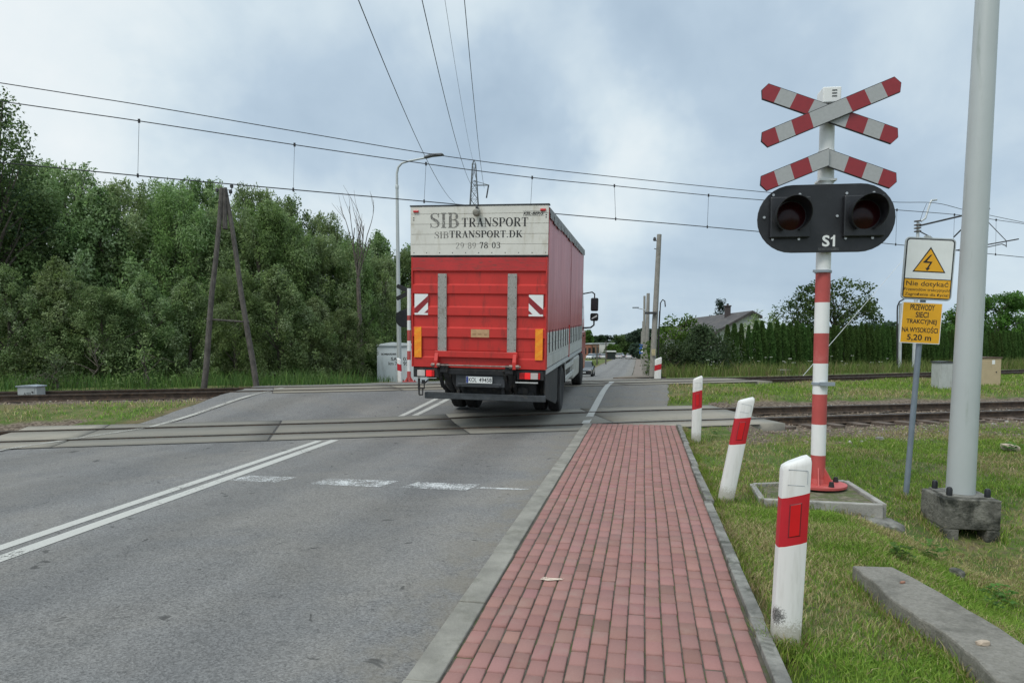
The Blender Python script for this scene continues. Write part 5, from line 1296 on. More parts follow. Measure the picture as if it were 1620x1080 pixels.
def slab_conc():
    m, t, b = newmat('rough_concrete'); tc = N(t, 'ShaderNodeTexCoord'); vec = tc.outputs['Object']
    n1 = noise_n(t, vec, 45, 4, .75); n2 = noise_n(t, vec, 4, 6, .65); vo = N(t, 'ShaderNodeTexVoronoi'); vo.inputs['Scale'].default_value = 60; L(t, vec, vo.inputs['Vector']); sp = N(t, 'ShaderNodeSeparateColor'); L(t, vo.outputs['Color'], sp.inputs[0])
    c = mixc(t, n1.outputs[0], (.09, .085, .07), (.28, .265, .225)); c = mixc(t, mathn(t, 'MULTIPLY', sp.outputs[0], .35), c, (.32, .30, .27)); c = mixc(t, mathn(t, 'MULTIPLY', smooth(t, n2.outputs[0], .45, .7), .6), c, (.06, .058, .046))
    L(t, c, b.inputs['Base Color']); b.inputs['Roughness'].default_value = .95
    bp = N(t, 'ShaderNodeBump'); bp.inputs['Strength'].default_value = 1.0; bp.inputs['Distance'].default_value = .012; L(t, n1.outputs[0], bp.inputs['Height']); L(t, bp.outputs[0], b.inputs['Normal'])
    return m
so = mb.build('concrete_slab', slab_conc(), bevel=.014); tag(so, 'long weathered concrete slab lying in the verge grass at the lower right', 'concrete slab')
M_PEB = pm('pale_stone', (.42, .34, .26), .8, var=.2, scale=20)
p = G(1555, 1019, slz(2.1, 4.3)); rock('stone', (p.x, p.y, p.z+.008), (.042, .024, .018), M_PEB, 5, 'small pale tan stone lying on the concrete slab', 'stone', .3)
p = G(1428, 922, slz(1.8, 5.3)); rock('brick_chip', (p.x, p.y, p.z+.006), (.022, .014, .01), pm('brick_chip', (.30, .15, .10), .9), 6, 'tiny reddish brick chip near the far end of the concrete slab', 'stone', .6)
p = D(1598, 719, 10.4); rock('stone', (p.x, p.y, gh(p.x, p.y)+.04), (.17, .10, .07), M_PEB, 8, 'pale flat stone in the grass right of the lamp column', 'stone', .2)
p = D(1391, 701, 11.4); rock('stone', (p.x, p.y, gh(p.x, p.y)+.04), (.07, .06, .05), M_CONCD, 9, 'dark lump in the gravel in front of the near rails', 'stone', .2)
p = G(1513, 928, -.35); rock('stone', (p.x, p.y, gh(p.x, p.y)+.04), (.07, .05, .05), M_CONCD, 10, 'grey stone half buried in the weeds behind the concrete slab', 'stone', -.7)

# ------------------------------------------------------------------ old timber A-frame pole
a = D(320, 614, 20.2); b = D(408, 612, 20.6); tL = D(351, 300, 20.4); tR = D(357, 300, 20.5)
gz = Hs(a.x, a.y)-.1
ar = empty('timber_pole', ((a.x+b.x)/2, (a.y+b.y)/2, gz), label='old weathered timber A-shaped pole in front of the trees on the left', cat='utility pole')
O_ = Vector(ar.location)
for (f_, t_, yo) in ((a, tL, 0), (b, tR, .0)):
    mb = MB(); f2 = Vector((f_.x, f_.y, gz-.3))-O_; t2 = Vector(t_)-O_; t2 = t2+(t2-f2).normalized()*.05
    pts = [f2.lerp(t2, k/6)+Vector((.02*math.sin(k*1.7), 0, 0)) for k in range(7)]; mb.tube(pts, [.088, .085, .08, .075, .07, .065, .06], 12); mb.build('leg', M_WOOD, ar, smooth=True)
mb = MB(); l1 = a.lerp(tL, .345)-O_; l2q = b.lerp(tR, .33)-O_; mb.tube([l1-(l2q-l1)*.08, l2q+(l2q-l1)*.05], .03, 8); mb.build('cross_bar', M_WOOD, ar)
mb = MB(); m1 = a.lerp(tL, .80)-O_; m2 = b.lerp(tR, .80)-O_; t1 = Vector(tL)-O_; t2 = Vector(tR)-O_
mb.tube([(m1+m2)/2, (t1+t2)/2+Vector((0, 0, .02))], .075, 8); mb.build('head_block', M_WOOD, ar)
for (dx, dz) in ((-.22, -.12), (.26, -.02), (.22, -.18)):
    mb = MB(); c = (t1+t2)/2; mb.tube([c+Vector((0, 0, dz)), c+Vector((dx, 0, dz)), c+Vector((dx, 0, dz+.06))], .012, 6); mb.lathe([(.02, 0), (.05, .02), (.045, .05), (.055, .07), (.03, .12)], 10, c=tuple(c+Vector((dx, 0, dz+.05)))); mb.build('insulator', M_DARKIRON, ar)

# ------------------------------------------------------------------ concrete poles beside the far road
M_PCON = pm('pole_concrete', (.25, .24, .215), .9, var=.15, scale=4, dirt=(.15, .14, .12), dthr=(.5, .75), dscale=4, bump=.3)
def conc_pole(px0, py0, px1, py1, depth, r0, r1, label, grp=True, sink=.3):
    a = D(px0, py0, depth); t = D(px1, py1, depth); z = min(a.z, Hs(a.x, a.y))-sink
    o = empty('utility_pole', (a.x, a.y, z), label=label, cat='utility pole', group='concrete poles beside the far road')
    mb = MB(); tt = Vector(t)-Vector((a.x, a.y, z)); mb.tube([(0, 0, 0), tt*.5, tt], [r0, (r0+r1)/2, r1], 16); mb.build('shaft', M_PCON, o, smooth=True)
    return o, tt
o1, t1 = conc_pole(1031, 600, 1043, 371, 25.8, .118, .085, 'thick concrete pole with a cable loop, nearest on the right of the far road')
mb = MB(); c = t1*.50; mb.tube([c+Vector((.10, 0, -1.6)), c+Vector((.16, -.05, -.2)), c+Vector((.18, 0, .30)), c+Vector((.26, 0, .42)), c+Vector((.34, 0, .36)), c+Vector((.36, 0, .15))], .022, 8); mb.tube([c+Vector((.12, -.05, -2.6)), c+Vector((.13, -.05, -.8)), c+Vector((.16, -.05, 0))], .03, 8); mb.build('cable', M_BLACKM, o1)
mb = MB(); mb.bb(-.28, .16, -.06, .06, c.z-.12+.0, c.z-.04); mb.lathe([(.02, 0), (.06, .03), (.05, .1), (.03, .14)], 10, c=(t1.x*.93-.16, 0, t1.z*.95)); mb.tube([t1*.96, t1*.96+Vector((-.2, 0, 0))], .015, 6); mb.tube([t1*.90, t1*.90+Vector((-.16, 0, .05))], .015, 6); mb.build('bracket', M_DARKIRON, o1)
mb = MB(); c = t1*.23; mb.bb(c.x-.07, c.x+.07, -.125, -.105, c.z-.12, c.z+.12); mb.build('notice', pm('faded_notice', (.42, .37, .22), .8, var=.3, scale=6), o1)
o2, t2 = conc_pole(1022.5, 597, 1025.5, 464, 43.0, .14, .10, 'shorter concrete pole standing close behind the thick one')
mb = MB(); c = t2*.80; mb.tube([c, c+Vector((-.3, 0, .12)), c+Vector((-.62, 0, .2))], .03, 8); mb.build('lamp_arm', M_GALV, o2); mb = MB(); mb.bb(c.x-.95, c.x-.55, -.08, .08, c.z+.17, c.z+.26); mb.build('lamp_head', M_GREYPAINT, o2, bevel=.02)
for dep, px, top, lab in ((58, 1019, 468, 'thin concrete pole third along the right of the far road'), (88, 1016.5, 508, 'small distant pole fourth along the far road'), (130, 1014.3, 524, 'tiny distant pole at the far end of the row')):
    zt = D(px, 560, dep); base_py = 560; conc_pole(px, 590, px+.6, top, dep, .13, .09, lab, sink=.2)

# ------------------------------------------------------------------ overhead line above the farther track
def on_track2(px, py):
    d = ray(px, py); lo, hi = 2.0, 120.0
    f = lambda t: (CAM.y+d.y*t)-float(yc2(CAM.x+d.x*t))
    for _ in range(60):
        mid = (lo+hi)/2
        if f(mid) > 0: hi = mid
        else: lo = mid
    return CAM+d*lo
oh = empty('overhead_line', tuple(on_track2(700, 322)), label='railway overhead line wires with droppers spanning the whole crossing above the farther track', cat='overhead line')
O_ = Vector(oh.location)
def ext(P, k=14.0):
    a = P[0]+(P[0]-P[1]).normalized()*k; b = P[-1]+(P[-1]-P[-2]).normalized()*k; return [a]+P+[b]
def smooth_line(P, n=5):
    out = []
    for i in range(len(P)-1):
        p0 = P[max(i-1, 0)]; p1 = P[i]; p2 = P[i+1]; p3 = P[min(i+2, len(P)-1)]
        for j in range(n):
            t = j/n; out.append(.5*((2*p1)+(p2-p0)*t+(2*p0-5*p1+4*p2-p3)*t*t+(3*p1-p0-3*p2+p3)*t*t*t))
    return out+[P[-1]]
cwp = [(0, 257), (240, 280), (480, 301.5), (720, 323), (900, 340), (1120, 359), (1400, 385), (1620, 407)]
m1p = [(20, 163), (220, 191.5), (465, 229), (672, 259), (842, 281), (972, 294), (1120, 309), (1200, 316), (1430, 333), (1525, 341), (1620, 354)]
m2p = [(5, 132), (240, 169), (480, 210), (700, 246.5), (900, 272), (1200, 303), (1400, 319), (1478, 321), (1530, 333), (1620, 352)]
for nm, pp, r_ in (('contact_wire', cwp, .015), ('messenger_wire', m1p, .013), ('messenger_wire', m2p, .012)):
    P = smooth_line([p-O_ for p in ext([on_track2(*q) for q in pp])]); mb = MB(); mb.tube(P, r_, 5); mb.build(nm, M_WIRE, oh)
def interp(pp, x):
    for (a, b) in zip(pp[:-1], pp[1:]):
        if a[0] <= x <= b[0]: return a[1]+(b[1]-a[1])*(x-a[0])/(b[0]-a[0])
    return pp[-1][1]
for (xt, xb) in ((220, 218), (466, 464), (674, 671), (842, 839), (972, 974), (1121, 1119), (1419, 1417), (1510, 1508), (1576, 1575)):
    p = on_track2(xt, interp(m1p, xt))-O_; q_ = on_track2(xb, interp(cwp, xb))-O_
    mb = MB(); mb.tube([p, q_], .006, 4); mb.box(p, (.05, .03, .10)); mb.box(q_, (.04, .03, .10)); mb.build('dropper', M_WIRE, oh)
# the mast that carries it, behind the warning sign
dm = 34.5
f0 = D(1446, 592, dm); tp = D(1452.5, 352, dm)
mr = empty('catenary_mast', (f0.x, f0.y, f0.z-.5), label='grey overhead line mast with insulated cantilever arm, mostly behind the warning sign', cat='catenary mast')
O_ = Vector(mr.location)
mb = MB(); mb.tube([(0, 0, 0), Vector(tp)-O_], [.11, .07], 10); mb.build('mast', M_GALV, mr, smooth=True)
def dd(px, py, z=dm): return D(px, py, z)-O_
mb = MB(); mb.tube([dd(1457, 350), dd(1464, 345), dd(1472, 320), dd(1474, 317), dd(1482, 316)], .05, 8); mb.build('top_bracket', M_GALV, mr)
for y in (350, 356, 361, 366):
    mb = MB(); c = dd(1451, y); mb.lathe([(.05, -.04), (.15, -.02), (.15, .02), (.05, .04)], 12, c=tuple(c)); mb.tube([c, dd(1457, y-1)], .04, 6); mb.build('insulator', pm('insulator', (.10, .075, .06), .35, var=.3, scale=20), mr)
mb = MB(); mb.tube([dd(1455, 357), dd(1527, 340, dm-1.2), dd(1566, 330, dm-2)], .045, 8); mb.tube([dd(1509, 375), dd(1546, 338, dm-1.6)], .035, 8); mb.tube([dd(1455, 366), dd(1512, 396, dm-.8), dd(1612, 378, dm-2.4)], .03, 8); mb.tube([dd(1562, 391, dm-2), dd(1585, 386, dm-2.2), dd(1592, 389, dm-2.2)], .022, 6); mb.tube([dd(1564, 352, dm-2), dd(1592, 381, dm-2.2), dd(1592, 391, dm-2.2)], .018, 6); mb.build('cantilever', M_DARKIRON, mr)
mb = MB(); mb.tube([dd(1456, 348), dd(1460, 336), dd(1466, 322)], .01, 5); mb.build('jumper', M_WIRE, mr)
mb = MB(); mb.tube([dd(1440, 398), D(1268, 597, 27.6)-O_], .012, 5); mb.build('guy_wire', pm('pale_wire', (.5, .52, .52), .5), mr)
f1_ = D(1423, 589, 35.6); cp = empty('cable_mast', (f1_.x, f1_.y, f1_.z-.3), label='slim pale mast with a dark curved cable pipe, left of the warning sign', cat='cable mast'); O_ = Vector(cp.location)
mb = MB(); mb.tube([(0, 0, 0), D(1425, 480, 35.6)-O_], .085, 10); mb.build('mast', M_GALV, cp, smooth=True)
mb = MB(); mb.tube([D(1419.5, 588, 35.5)-O_, D(1419.5, 492, 35.5)-O_, D(1420, 484, 35.5)-O_, D(1423, 477, 35.5)-O_, D(1432, 472, 35.5)-O_], .035, 8); mb.build('cable_pipe', M_BLACKM, cp, smooth=True)
mb = MB(); mb.bb(-.30, .30, -.2, .2, .05, .42); mb.build('base', M_DARKIRON, cp, bevel=.02)

# ------------------------------------------------------------------ lattice pylon and its lines
pd = 82.0; pb = D(751, 590, pd); pz = -1.9; ptop = D(750, 258, pd)
py_ = empty('lattice_pylon', (pb.x, pb.y, pz), (0, 0, R(8)), 'slim steel lattice pylon rising behind the lorry roof', 'pylon'); hp = ptop.z-pz
mb = MB(); lv = [0, 3, 6, 8.6, 11, 13, 15, 16.6, 18.0, 19.3, 20.5, 21.6, 22.6, hp-.5]; lv = [z*(hp-.5)/lv[-1] for z in lv]
def hwid(z): return 1.5*(1-z/hp)**1.0+.16
for k in range(len(lv)-1):
    a, b = lv[k], lv[k+1]; wa, wb = hwid(a), hwid(b)
    cs = [(-1, -1), (1, -1), (1, 1), (-1, 1)]
    for i in range(4):
        j = (i+1) % 4
        A = Vector((cs[i][0]*wa, cs[i][1]*wa, a)); B = Vector((cs[i][0]*wb, cs[i][1]*wb, b)); C = Vector((cs[j][0]*wa, cs[j][1]*wa, a)); Dv = Vector((cs[j][0]*wb, cs[j][1]*wb, b))
        mb.tube([A, B], .055, 4, caps=False); mb.tube([A, Dv], .03, 4, caps=False); mb.tube([C, B], .03, 4, caps=False); mb.tube([B, Dv], .03, 4, caps=False)
for i in range(4): mb.tube([Vector((cs[i][0]*hwid(lv[-1]), cs[i][1]*hwid(lv[-1]), lv[-1])), Vector((0, 0, hp))], .05, 4)
M_PYL = pm('pylon_steel', (.16, .175, .185), .6, .3, var=.1); mb.build('tower', M_PYL, py_)
zA = D(760, 297, pd).z-pz; zB = D(720, 338, pd).z-pz
mb = MB(); mb.tube([(0, 0, zA), (1.75, 0, zA)], .07, 5); mb.tube([(0, 0, zA+.5), (1.75, 0, zA)], .04, 4); mb.tube([(0, 0, zB), (-2.6, 0, zB)], .07, 5); mb.tube([(0, 0, zB+.7), (-2.6, 0, zB)], .04, 4); mb.build('cross_arm', M_PYL, py_)
for (x, z) in ((1.7, zA), (-2.55, zB)):
    mb = MB(); mb.tube([(x, 0, z), (x-.25, -.1, z-1.5)], .085, 6); mb.build('insulator', M_DARKIRON, py_)
pdir = ray(785, 545); pdir = Vector((pdir.x, pdir.y, 0)).normalized(); 
for (ap, at_, Zt, lab) in (((719.6, 321), 566.9, 24, 'leftmost of the four power lines running up to the pylon'), ((746, 293), 667.6, 26.6, 'second power line from the left, running up to the pylon'), ((749.5, 258.5), 703.8, 35, 'faint thin top wire running to the tip of the pylon'), ((766, 297.5), 734.7, 30, 'rightmost of the four power lines running up to the pylon')):
    P0 = D(*ap, pd); P1 = D(at_, 0, Zt); s1 = (P1-P0).length
    # parabola in the vertical plane through both points, with a natural sag
    dh = Vector((P1.x-P0.x, P1.y-P0.y, 0)); d1 = dh.length; dh.normalize(); slope = (P1.z-P0.z)/d1; kq = .00135
    pts = []
    for i in range(0, 41):
        s = i/40*(d1*2.2); z = P0.z + slope*s - kq*s*(d1-s)
        pts.append(Vector((P0.x+dh.x*s, P0.y+dh.y*s, z)))
    mb = MB(); mb.tube([p-P0 for p in pts], .011 if 'faint' in lab else .019, 5); o = mb.build('power_line', M_WIRE, loc=P0); tag(o, lab, 'power line', 'power lines to the pylon')
# a service wire between the concrete poles
# ------------------------------------------------------------------ vegetation builders
GRP = 'trees of the dense grove left of the road'
def leaves(clumps, ln, wd, cols, r, droop=.3, flat_=.85):
    """clumps: (cx,cy,cz,radius,n). Returns V,F,C of small folded leaf quads"""
    c = np.array([[a[0], a[1], a[2], a[3]] for a in clumps]); n = np.array([int(a[4]) for a in clumps])
    k = np.repeat(np.arange(len(clumps)), n); N_ = len(k)
    d = r.normal(size=(N_, 3)); d /= np.linalg.norm(d, axis=1)[:, None]
    rad = c[k, 3]*(r.random(N_)**.33)
    p = c[k, :3]+d*rad[:, None]*np.array([1, 1, flat_])
    a = d*.8+r.normal(size=(N_, 3))*.75+np.array([0, 0, -droop]); a /= np.linalg.norm(a, axis=1)[:, None]
    nr_ = d*.75+np.array([0, 0, .75])+r.normal(size=(N_, 3))*.5; b = np.cross(a, nr_); b /= np.linalg.norm(b, axis=1)[:, None]+1e-6
    s = r.uniform(.65, 1.3, N_)[:, None]
    L_ = a*ln*s*.5; W_ = b*wd*s*.5
    V = np.stack([p-L_, p+W_+L_*.1, p+L_, p-W_+L_*.1], 1).reshape(-1, 3)
    F = np.arange(N_*4).reshape(-1, 4)
    cc = np.array(cols); ci = r.integers(0, len(cc), len(clumps))[k]
    col = cc[ci]*r.uniform(.75, 1.2, len(clumps))[k][:, None]*r.uniform(.75, 1.25, N_)[:, None]
    mixk = r.random(N_) < .25; col[mixk] = cc[r.integers(0, len(cc), mixk.sum())]
    return V, F, np.repeat(col, 4, 0)
def crown_clumps(r, z0, z1, rad, n, per, prof, cr=(.45, .95), lean=0):
    """clumps through the volume of a crown whose half-width at height fraction t is rad*prof(t), lumpy by direction"""
    out = []; ph = r.uniform(0, 6.28, 4)
    for i in range(n):
        t = r.random()**.9; az = r.uniform(0, 2*math.pi)
        lump = 1+.22*math.sin(2*az+ph[0]+t*4)+.16*math.sin(3*az+ph[1]-t*7)+.12*math.sin(5*az+ph[2]+t*11)
        q = (r.random()**.45); w = rad*prof(t)*lump*q
        s = r.uniform(*cr)*(1-.35*t)
        out.append((w*math.cos(az)+lean*t, w*math.sin(az), z0+(z1-z0)*t, s, per*s*s/.5))
    return out
def limbs(mb, r, clumps, h, r0, trunk_top, lean=0, n=16, wig=.25):
    P = [(0, 0, -.3)]; K = 7
    for i in range(1, K+1): P.append((lean*i/K*.8+r.uniform(-wig, wig)*i/K, r.uniform(-wig, wig)*i/K, trunk_top*i/K))
    mb.tube(P, [r0*1.25]+[r0*(1-.75*i/K) for i in range(1, K+1)], 8)
    sel = sorted(r.choice(len(clumps), min(n, len(clumps)), replace=False))
    for j in sel:
        c = Vector(clumps[j][:3]); b = min(max(c.z*.62, trunk_top*.15), trunk_top*.95); i = b/trunk_top*K; i0 = int(min(i, K-1)); f = i-i0
        s = Vector(P[i0]).lerp(Vector(P[i0+1]), f); rr = r0*(1-.75*i/K)*.55
        m = s.lerp(c, .5)+Vector((r.uniform(-.2, .2), r.uniform(-.2, .2), r.uniform(.0, .35)))
        mb.tube([s, m, c], [rr, rr*.6, rr*.2], 5)
def tree(name, label, cat, group, h, rad, r0, n, per, prof, cols, ln, wd, seed, z0f=.12, cr=(.45, .95), droop=.3, trunk=.85, lean=0, nl=16, mat=None, loc=(0, 0, 0), foliage='crown'):
    r = np.random.default_rng(seed)
    cl = crown_clumps(r, h*z0f, h*.97, rad, n, per, prof, cr, lean)
    if name == 'tree' and group == GRP:      # feathery shoots standing out of the crown
        for (a, b_, c, q, m) in list(cl)[::3]: cl.append((a*1.06, b_*1.06, c+q*.75, q*.42, 40))
    root = empty(name, loc, label=label, cat=cat, group=group)
    mb = MB(); limbs(mb, r, cl, h, r0, h*trunk, lean, nl); mb.build('trunk', M_BARK, root, smooth=True)
    V, F, C = leaves(cl, ln, wd, cols, r, droop, 1.25 if group == GRP else .85); np_mesh(foliage, V, [F], mat or M_LEAF, cols=C, parent=root)
    return root
G_WILLOW = [(.155, .215, .088), (.20, .265, .125), (.24, .30, .17), (.12, .175, .072), (.185, .26, .095)]
G_DARK = [(.065, .108, .036), (.085, .135, .045), (.10, .155, .055)]
G_LIGHT = [(.145, .215, .07), (.165, .235, .092), (.12, .185, .06), (.18, .24, .115)]
G_BRIGHT = [(.06, .125, .022), (.085, .16, .03), (.05, .10, .02)]
oval = lambda t: (.35+.65*math.sin(math.pi*min(1, (t*.86+.14)))**.8)
bushy = lambda t: (.95 if t < .35 else 1.0*(1-((t-.35)/.65)**1.7)*.95+.05)
spire = lambda t: max(.12, (1-t)**.8)
variants = []
for i, (h, rad, cols, seed, ln, wd, dr, pf) in enumerate(((9, 3.0, G_WILLOW, 1, .20, .062, .35, oval), (9, 2.7, G_WILLOW+G_LIGHT[:1], 2, .19, .07, .25, bushy), (9, 3.2, G_DARK+G_WILLOW[:2], 3, .16, .09, .2, oval), (9, 2.5, G_LIGHT, 4, .19, .06, .45, oval), (9, 3.0, G_WILLOW+G_DARK[:1], 5, .17, .08, .25, bushy))):
    t = tree('tree', 'leafy green tree merging into the dense grove behind the far track on the left', 'tree', GRP, h, rad, .17, 250, 330, pf, cols, ln*.95, wd*1.05, seed, z0f=.03, cr=(.30, .8), droop=dr, loc=(0, -500-i*20, -50))
    variants.append(t)
used = set()
def place(vi, px, top, Z, wscale=1.0, label=None, grp=GRP, vs=variants, cat=None, base_h=9.0, zoff=-.2, name=None):
    src = vs[vi]
    if vi in used and vs is variants: o = copy_tree(src)
    else: o = src; 
    if vs is variants: used.add(vi)
    b = D(px, 560, Z); z = Hs(b.x, b.y)+zoff; hgt = D(px, top, Z).z-z; s = hgt/base_h
    o.location = (b.x, b.y, z); o.scale = (s*wscale, s*wscale, s); o.rotation_euler = (0, 0, rng.uniform(0, 6.28))
    if label: o['label'] = label
    return o
# front row, low and bushy, then taller ones behind
front = [(1, -70, 400, 23.5, 1.1), (4, 15, 420, 22.6, 1.0), (1, 95, 410, 23.5, 1.05), (2, 165, 455, 23.0, 1.1), (4, 232, 430, 24.0, 1.0), (1, 300, 440, 24.6, 1.0), (3, 372, 430, 25.0, 1.0), (4, 440, 420, 26.0, 1.0), (1, 500, 470, 27.0, 1.05), (2, 548, 490, 28.5, 1.0)]
mid = [(0, -40, 275, 28, .95), (2, 40, 290, 27.5, 1.0), (0, 110, 258, 29, .85), (4, 165, 300, 28, .9), (0, 215, 292, 30, .85), (3, 285, 303, 29, .85), (0, 345, 330, 30, .9), (3, 415, 325, 30, .85), (0, 395, 296, 35, .7), (3, 455, 345, 31, .85), (0, 505, 372, 32, .85), (3, 560, 385, 33, .8), (0, 605, 405, 34, .8), (2, 650, 400, 38, .9), (4, 700, 420, 40, 1.0)]
back = [(2, 75, 268, 36, .8), (0, 270, 285, 40, .7), (2, 330, 290, 42, .7), (2, 450, 318, 42, .7), (0, 525, 340, 44, .7), (4, 600, 368, 46, .8), (2, 665, 388, 50, .8), (0, 720, 415, 50, .8), (2, 790, 450, 56, 1), (0, 860, 470, 60, 1)]
for (vi, px, top, Z, w) in front+mid+back: place(vi, px, top, Z, w)
# distinct ones
b = D(-8, 560, 25.5); z = Hs(b.x, b.y)
tree('tall_tree', 'tall loose-crowned tree cut by the left edge, highest of the grove', 'tree', GRP, D(0, 152, 25.5).z-z, 1.7, .17, 190, 125, lambda t: .5+.5*math.sin(math.pi*min(1, t*.8+.2)), G_DARK+[(.045, .08, .04)], .13, .075, 31, z0f=.5, cr=(.35, .8), loc=(b.x, b.y, z), nl=34, trunk=.93)
b = D(574, 560, 32.0); z = Hs(b.x, b.y)
tree('willow_bush', 'pale feathery willow bush beside the grey cabinet', 'bush', GRP, D(585, 455, 32.0).z-z, 1.7, .09, 90, 110, bushy, G_LIGHT, .17, .035, 33, z0f=.16, cr=(.3, .6), droop=.1, loc=(b.x, b.y, z), nl=24)
for (px, top, Z, sd, rd, lab, cols) in ((88, 566, 19.9, 41, .75, 'small grey-green shrub at the edge of the grove beside the small cabinet', [(.085, .12, .06), (.07, .10, .045)]), (232, 545, 20.6, 42, .8, 'low light green shrub in front of the grove, left of the timber pole', G_LIGHT), (150, 520, 22.0, 43, 1.0, 'rounded dark shrub at the foot of the grove on the left', G_WILLOW)):
    b = D(px, 560, Z); z = Hs(b.x, b.y)-.1
    tree('shrub', lab, 'bush', None, D(px, top, Z).z-z, rd, .04, 34, 95, bushy, cols, .13, .05, sd, z0f=.05, cr=(.2, .42), loc=(b.x, b.y, z), nl=10, foliage='foliage')
# dead tree
def bare(mb, p, d, l, r_, depth, r):
    k = 4; P = [p]; dd_ = d.copy()
    for i in range(k):
        dd_ = (dd_+Vector((r.uniform(-.16, .16), r.uniform(-.16, .16), r.uniform(-.02, .14)))).normalized(); P.append(P[-1]+dd_*l/k)
    mb.tube(P, [r_*(1-.55*i/k) for i in range(k+1)], 5)
    if depth > 0:
        for _ in range(3 if depth > 1 else 3):
            i = r.integers(1, k+1); nd = (dd_+Vector((r.uniform(-.45, .45), r.uniform(-.3, .3), r.uniform(.1, .6)))).normalized(); bare(mb, P[i], nd, l*r.uniform(.5, .72), r_*.5, depth-1, r)
b = D(568, 560, 31); z = Hs(b.x, b.y); hT = D(570, 290, 31).z-z
dt = empty('dead_tree', (b.x, b.y, z), label='bare dead tree with thin branches rising above the grove', cat='tree')
mb = MB(); rr = np.random.default_rng(5); mb.tube([(0, 0, -.2), (.05, 0, hT*.3), (.0, 0, hT*.52)], [.14, .11, .09], 7); mb.build('trunk', M_BARK, dt, smooth=True)
mb = MB()
for (dx, l) in ((-.16, .34), (.06, .40), (.24, .34), (-.03, .38)): bare(mb, Vector((0, 0, hT*.52)), Vector((dx, rr.uniform(-.2, .2), 1)).normalized(), hT*l*.66, .04, 2, rr)
mb.build('branches', M_BARK, dt)

# thuja hedge on the right
GT = 'thujas of the hedge on the right'
def thuja(seed, loc):
    r = np.random.default_rng(seed); h = 4.0
    root = empty('thuja', loc, label='slim dark green thuja in the long clipped row on the right', cat='hedge tree', group=GT)
    mb = MB(); mb.tube([(0, 0, -.1), (0, 0, 3.4)], [.05, .015], 6); mb.build('trunk', M_BARK, root)
    n = 3400; t = r.random(n)**.85; az = r.uniform(0, 6.283, n); w = .40*np.minimum(1, (1-t)*2.2+.06)**.7*(1+.12*np.sin(az*3+t*9))*r.uniform(.72, 1.06, n)
    p = np.stack([w*np.cos(az), w*np.sin(az), .02+t*h], 1)
    a = np.stack([np.cos(az)*.5, np.sin(az)*.5, np.full(n, 1.)], 1)+r.normal(size=(n, 3))*.35; a /= np.linalg.norm(a, axis=1)[:, None]
    b_ = np.cross(a, r.normal(size=(n, 3))); b_ /= np.linalg.norm(b_, axis=1)[:, None]
    V = np.stack([p-a*.09, p+b_*.035, p+a*.10, p-b_*.035], 1).reshape(-1, 3)
    cc = np.array([(.048, .090, .024), (.062, .115, .031), (.080, .138, .04)]); C = cc[r.integers(0, 3, n)]*r.uniform(.7, 1.35, n)[:, None]
    np_mesh('foliage', V, [np.arange(4*n).reshape(-1, 4)], M_LEAF, cols=np.repeat(C, 4, 0), parent=root)
    return root
tv = [thuja(60+i, (0, -600-i*5, -50)) for i in range(3)]; tused = set()
h0_ = D(1150, 505, 37.0); h1_ = D(1700, 530, 60.0)
ln_ = math.hypot(h1_.x-h0_.x, h1_.y-h0_.y); nth = int(ln_/.58)
for i in range(nth):
    f = (i+rng.uniform(-.12, .12))/nth; x = h0_.x+(h1_.x-h0_.x)*f; y = h0_.y+(h1_.y-h0_.y)*f
    k = int(rng.integers(0, 3)); o = tv[k] if k not in tused else copy_tree(tv[k]); tused.add(k)
    zb = Hs(x, y)-.05; zt = h0_.z+(h1_.z-h0_.z)*f+rng.uniform(-.22, .12)-.35*max(0, 1-f/.08)
    px = 1150+f*550
    s = (zt-zb)/4.0; o.location = (x, y, zb); ws = s*rng.uniform(.82, 1.12); o.scale = (ws, ws, s); o.rotation_euler = (0, 0, rng.uniform(0, 6.28))
# bushes and trees at the right of the far road
def veg(name, lab, cat, px, top, Z, rd, cols, ln, wd, seed, n=90, per=100, pf=bushy, z0f=.04, cr=(.35, .75), grp=None, r0=.1, nl=14, dr=.2, lean=0):
    b = D(px, 560, Z); z = Hs(b.x, b.y)-.15
    return tree(name, lab, cat, grp, D(px, top, Z).z-z, rd, r0, n, per, pf, cols, ln, wd, seed, z0f=z0f, cr=cr, loc=(b.x, b.y, z), nl=nl, droop=dr, lean=lean)
veg('bush', 'big dark rounded bush right of the concrete poles', 'bush', 1112, 517, 33.0, 1.75, [(.034, .055, .024), (.05, .075, .034), (.045, .065, .03)], .14, .085, 71, 140, 130)
veg('bush', 'smaller dark bush tight against the concrete poles', 'bush', 1066, 545, 31.5, .95, [(.036, .06, .024), (.05, .08, .03)], .12, .08, 76, 70, 110)
veg('bush', 'bright green leafy shrub behind the dark bush and right of the poles', 'bush', 1078, 500, 39.0, 1.9, G_BRIGHT, .18, .12, 72, 100, 100, pf=oval)
veg('conifer', 'dark blue-green conifer tip showing above the house roof', 'tree', 1139, 471, 82.0, 2.4, [(.022, .045, .03), (.03, .055, .038)], .30, .10, 73, 120, 90, pf=spire, z0f=.1, cr=(.4, .8), nl=20)
veg('fruit_tree', 'open-branched dark green tree with leafy shoots behind the hedge and striped post', 'tree', 1318, 443, 52.0, 3.1, [(.034, .062, .02), (.05, .085, .026), (.065, .10, .03)], .22, .14, 74, 135, 95, pf=lambda t: .6+.4*math.sin(math.pi*t), z0f=.25, cr=(.4, .9), nl=40, r0=.13)
veg('fruit_tree', 'thin small-leaved tree left of the striped signal post, above the hedge', 'tree', 1262, 462, 53.0, 2.0, [(.04, .07, .022), (.06, .095, .03)], .18, .11, 77, 46, 60, pf=lambda t: .45+.55*math.sin(math.pi*min(1, t*1.1)), z0f=.3, cr=(.3, .7), nl=30)
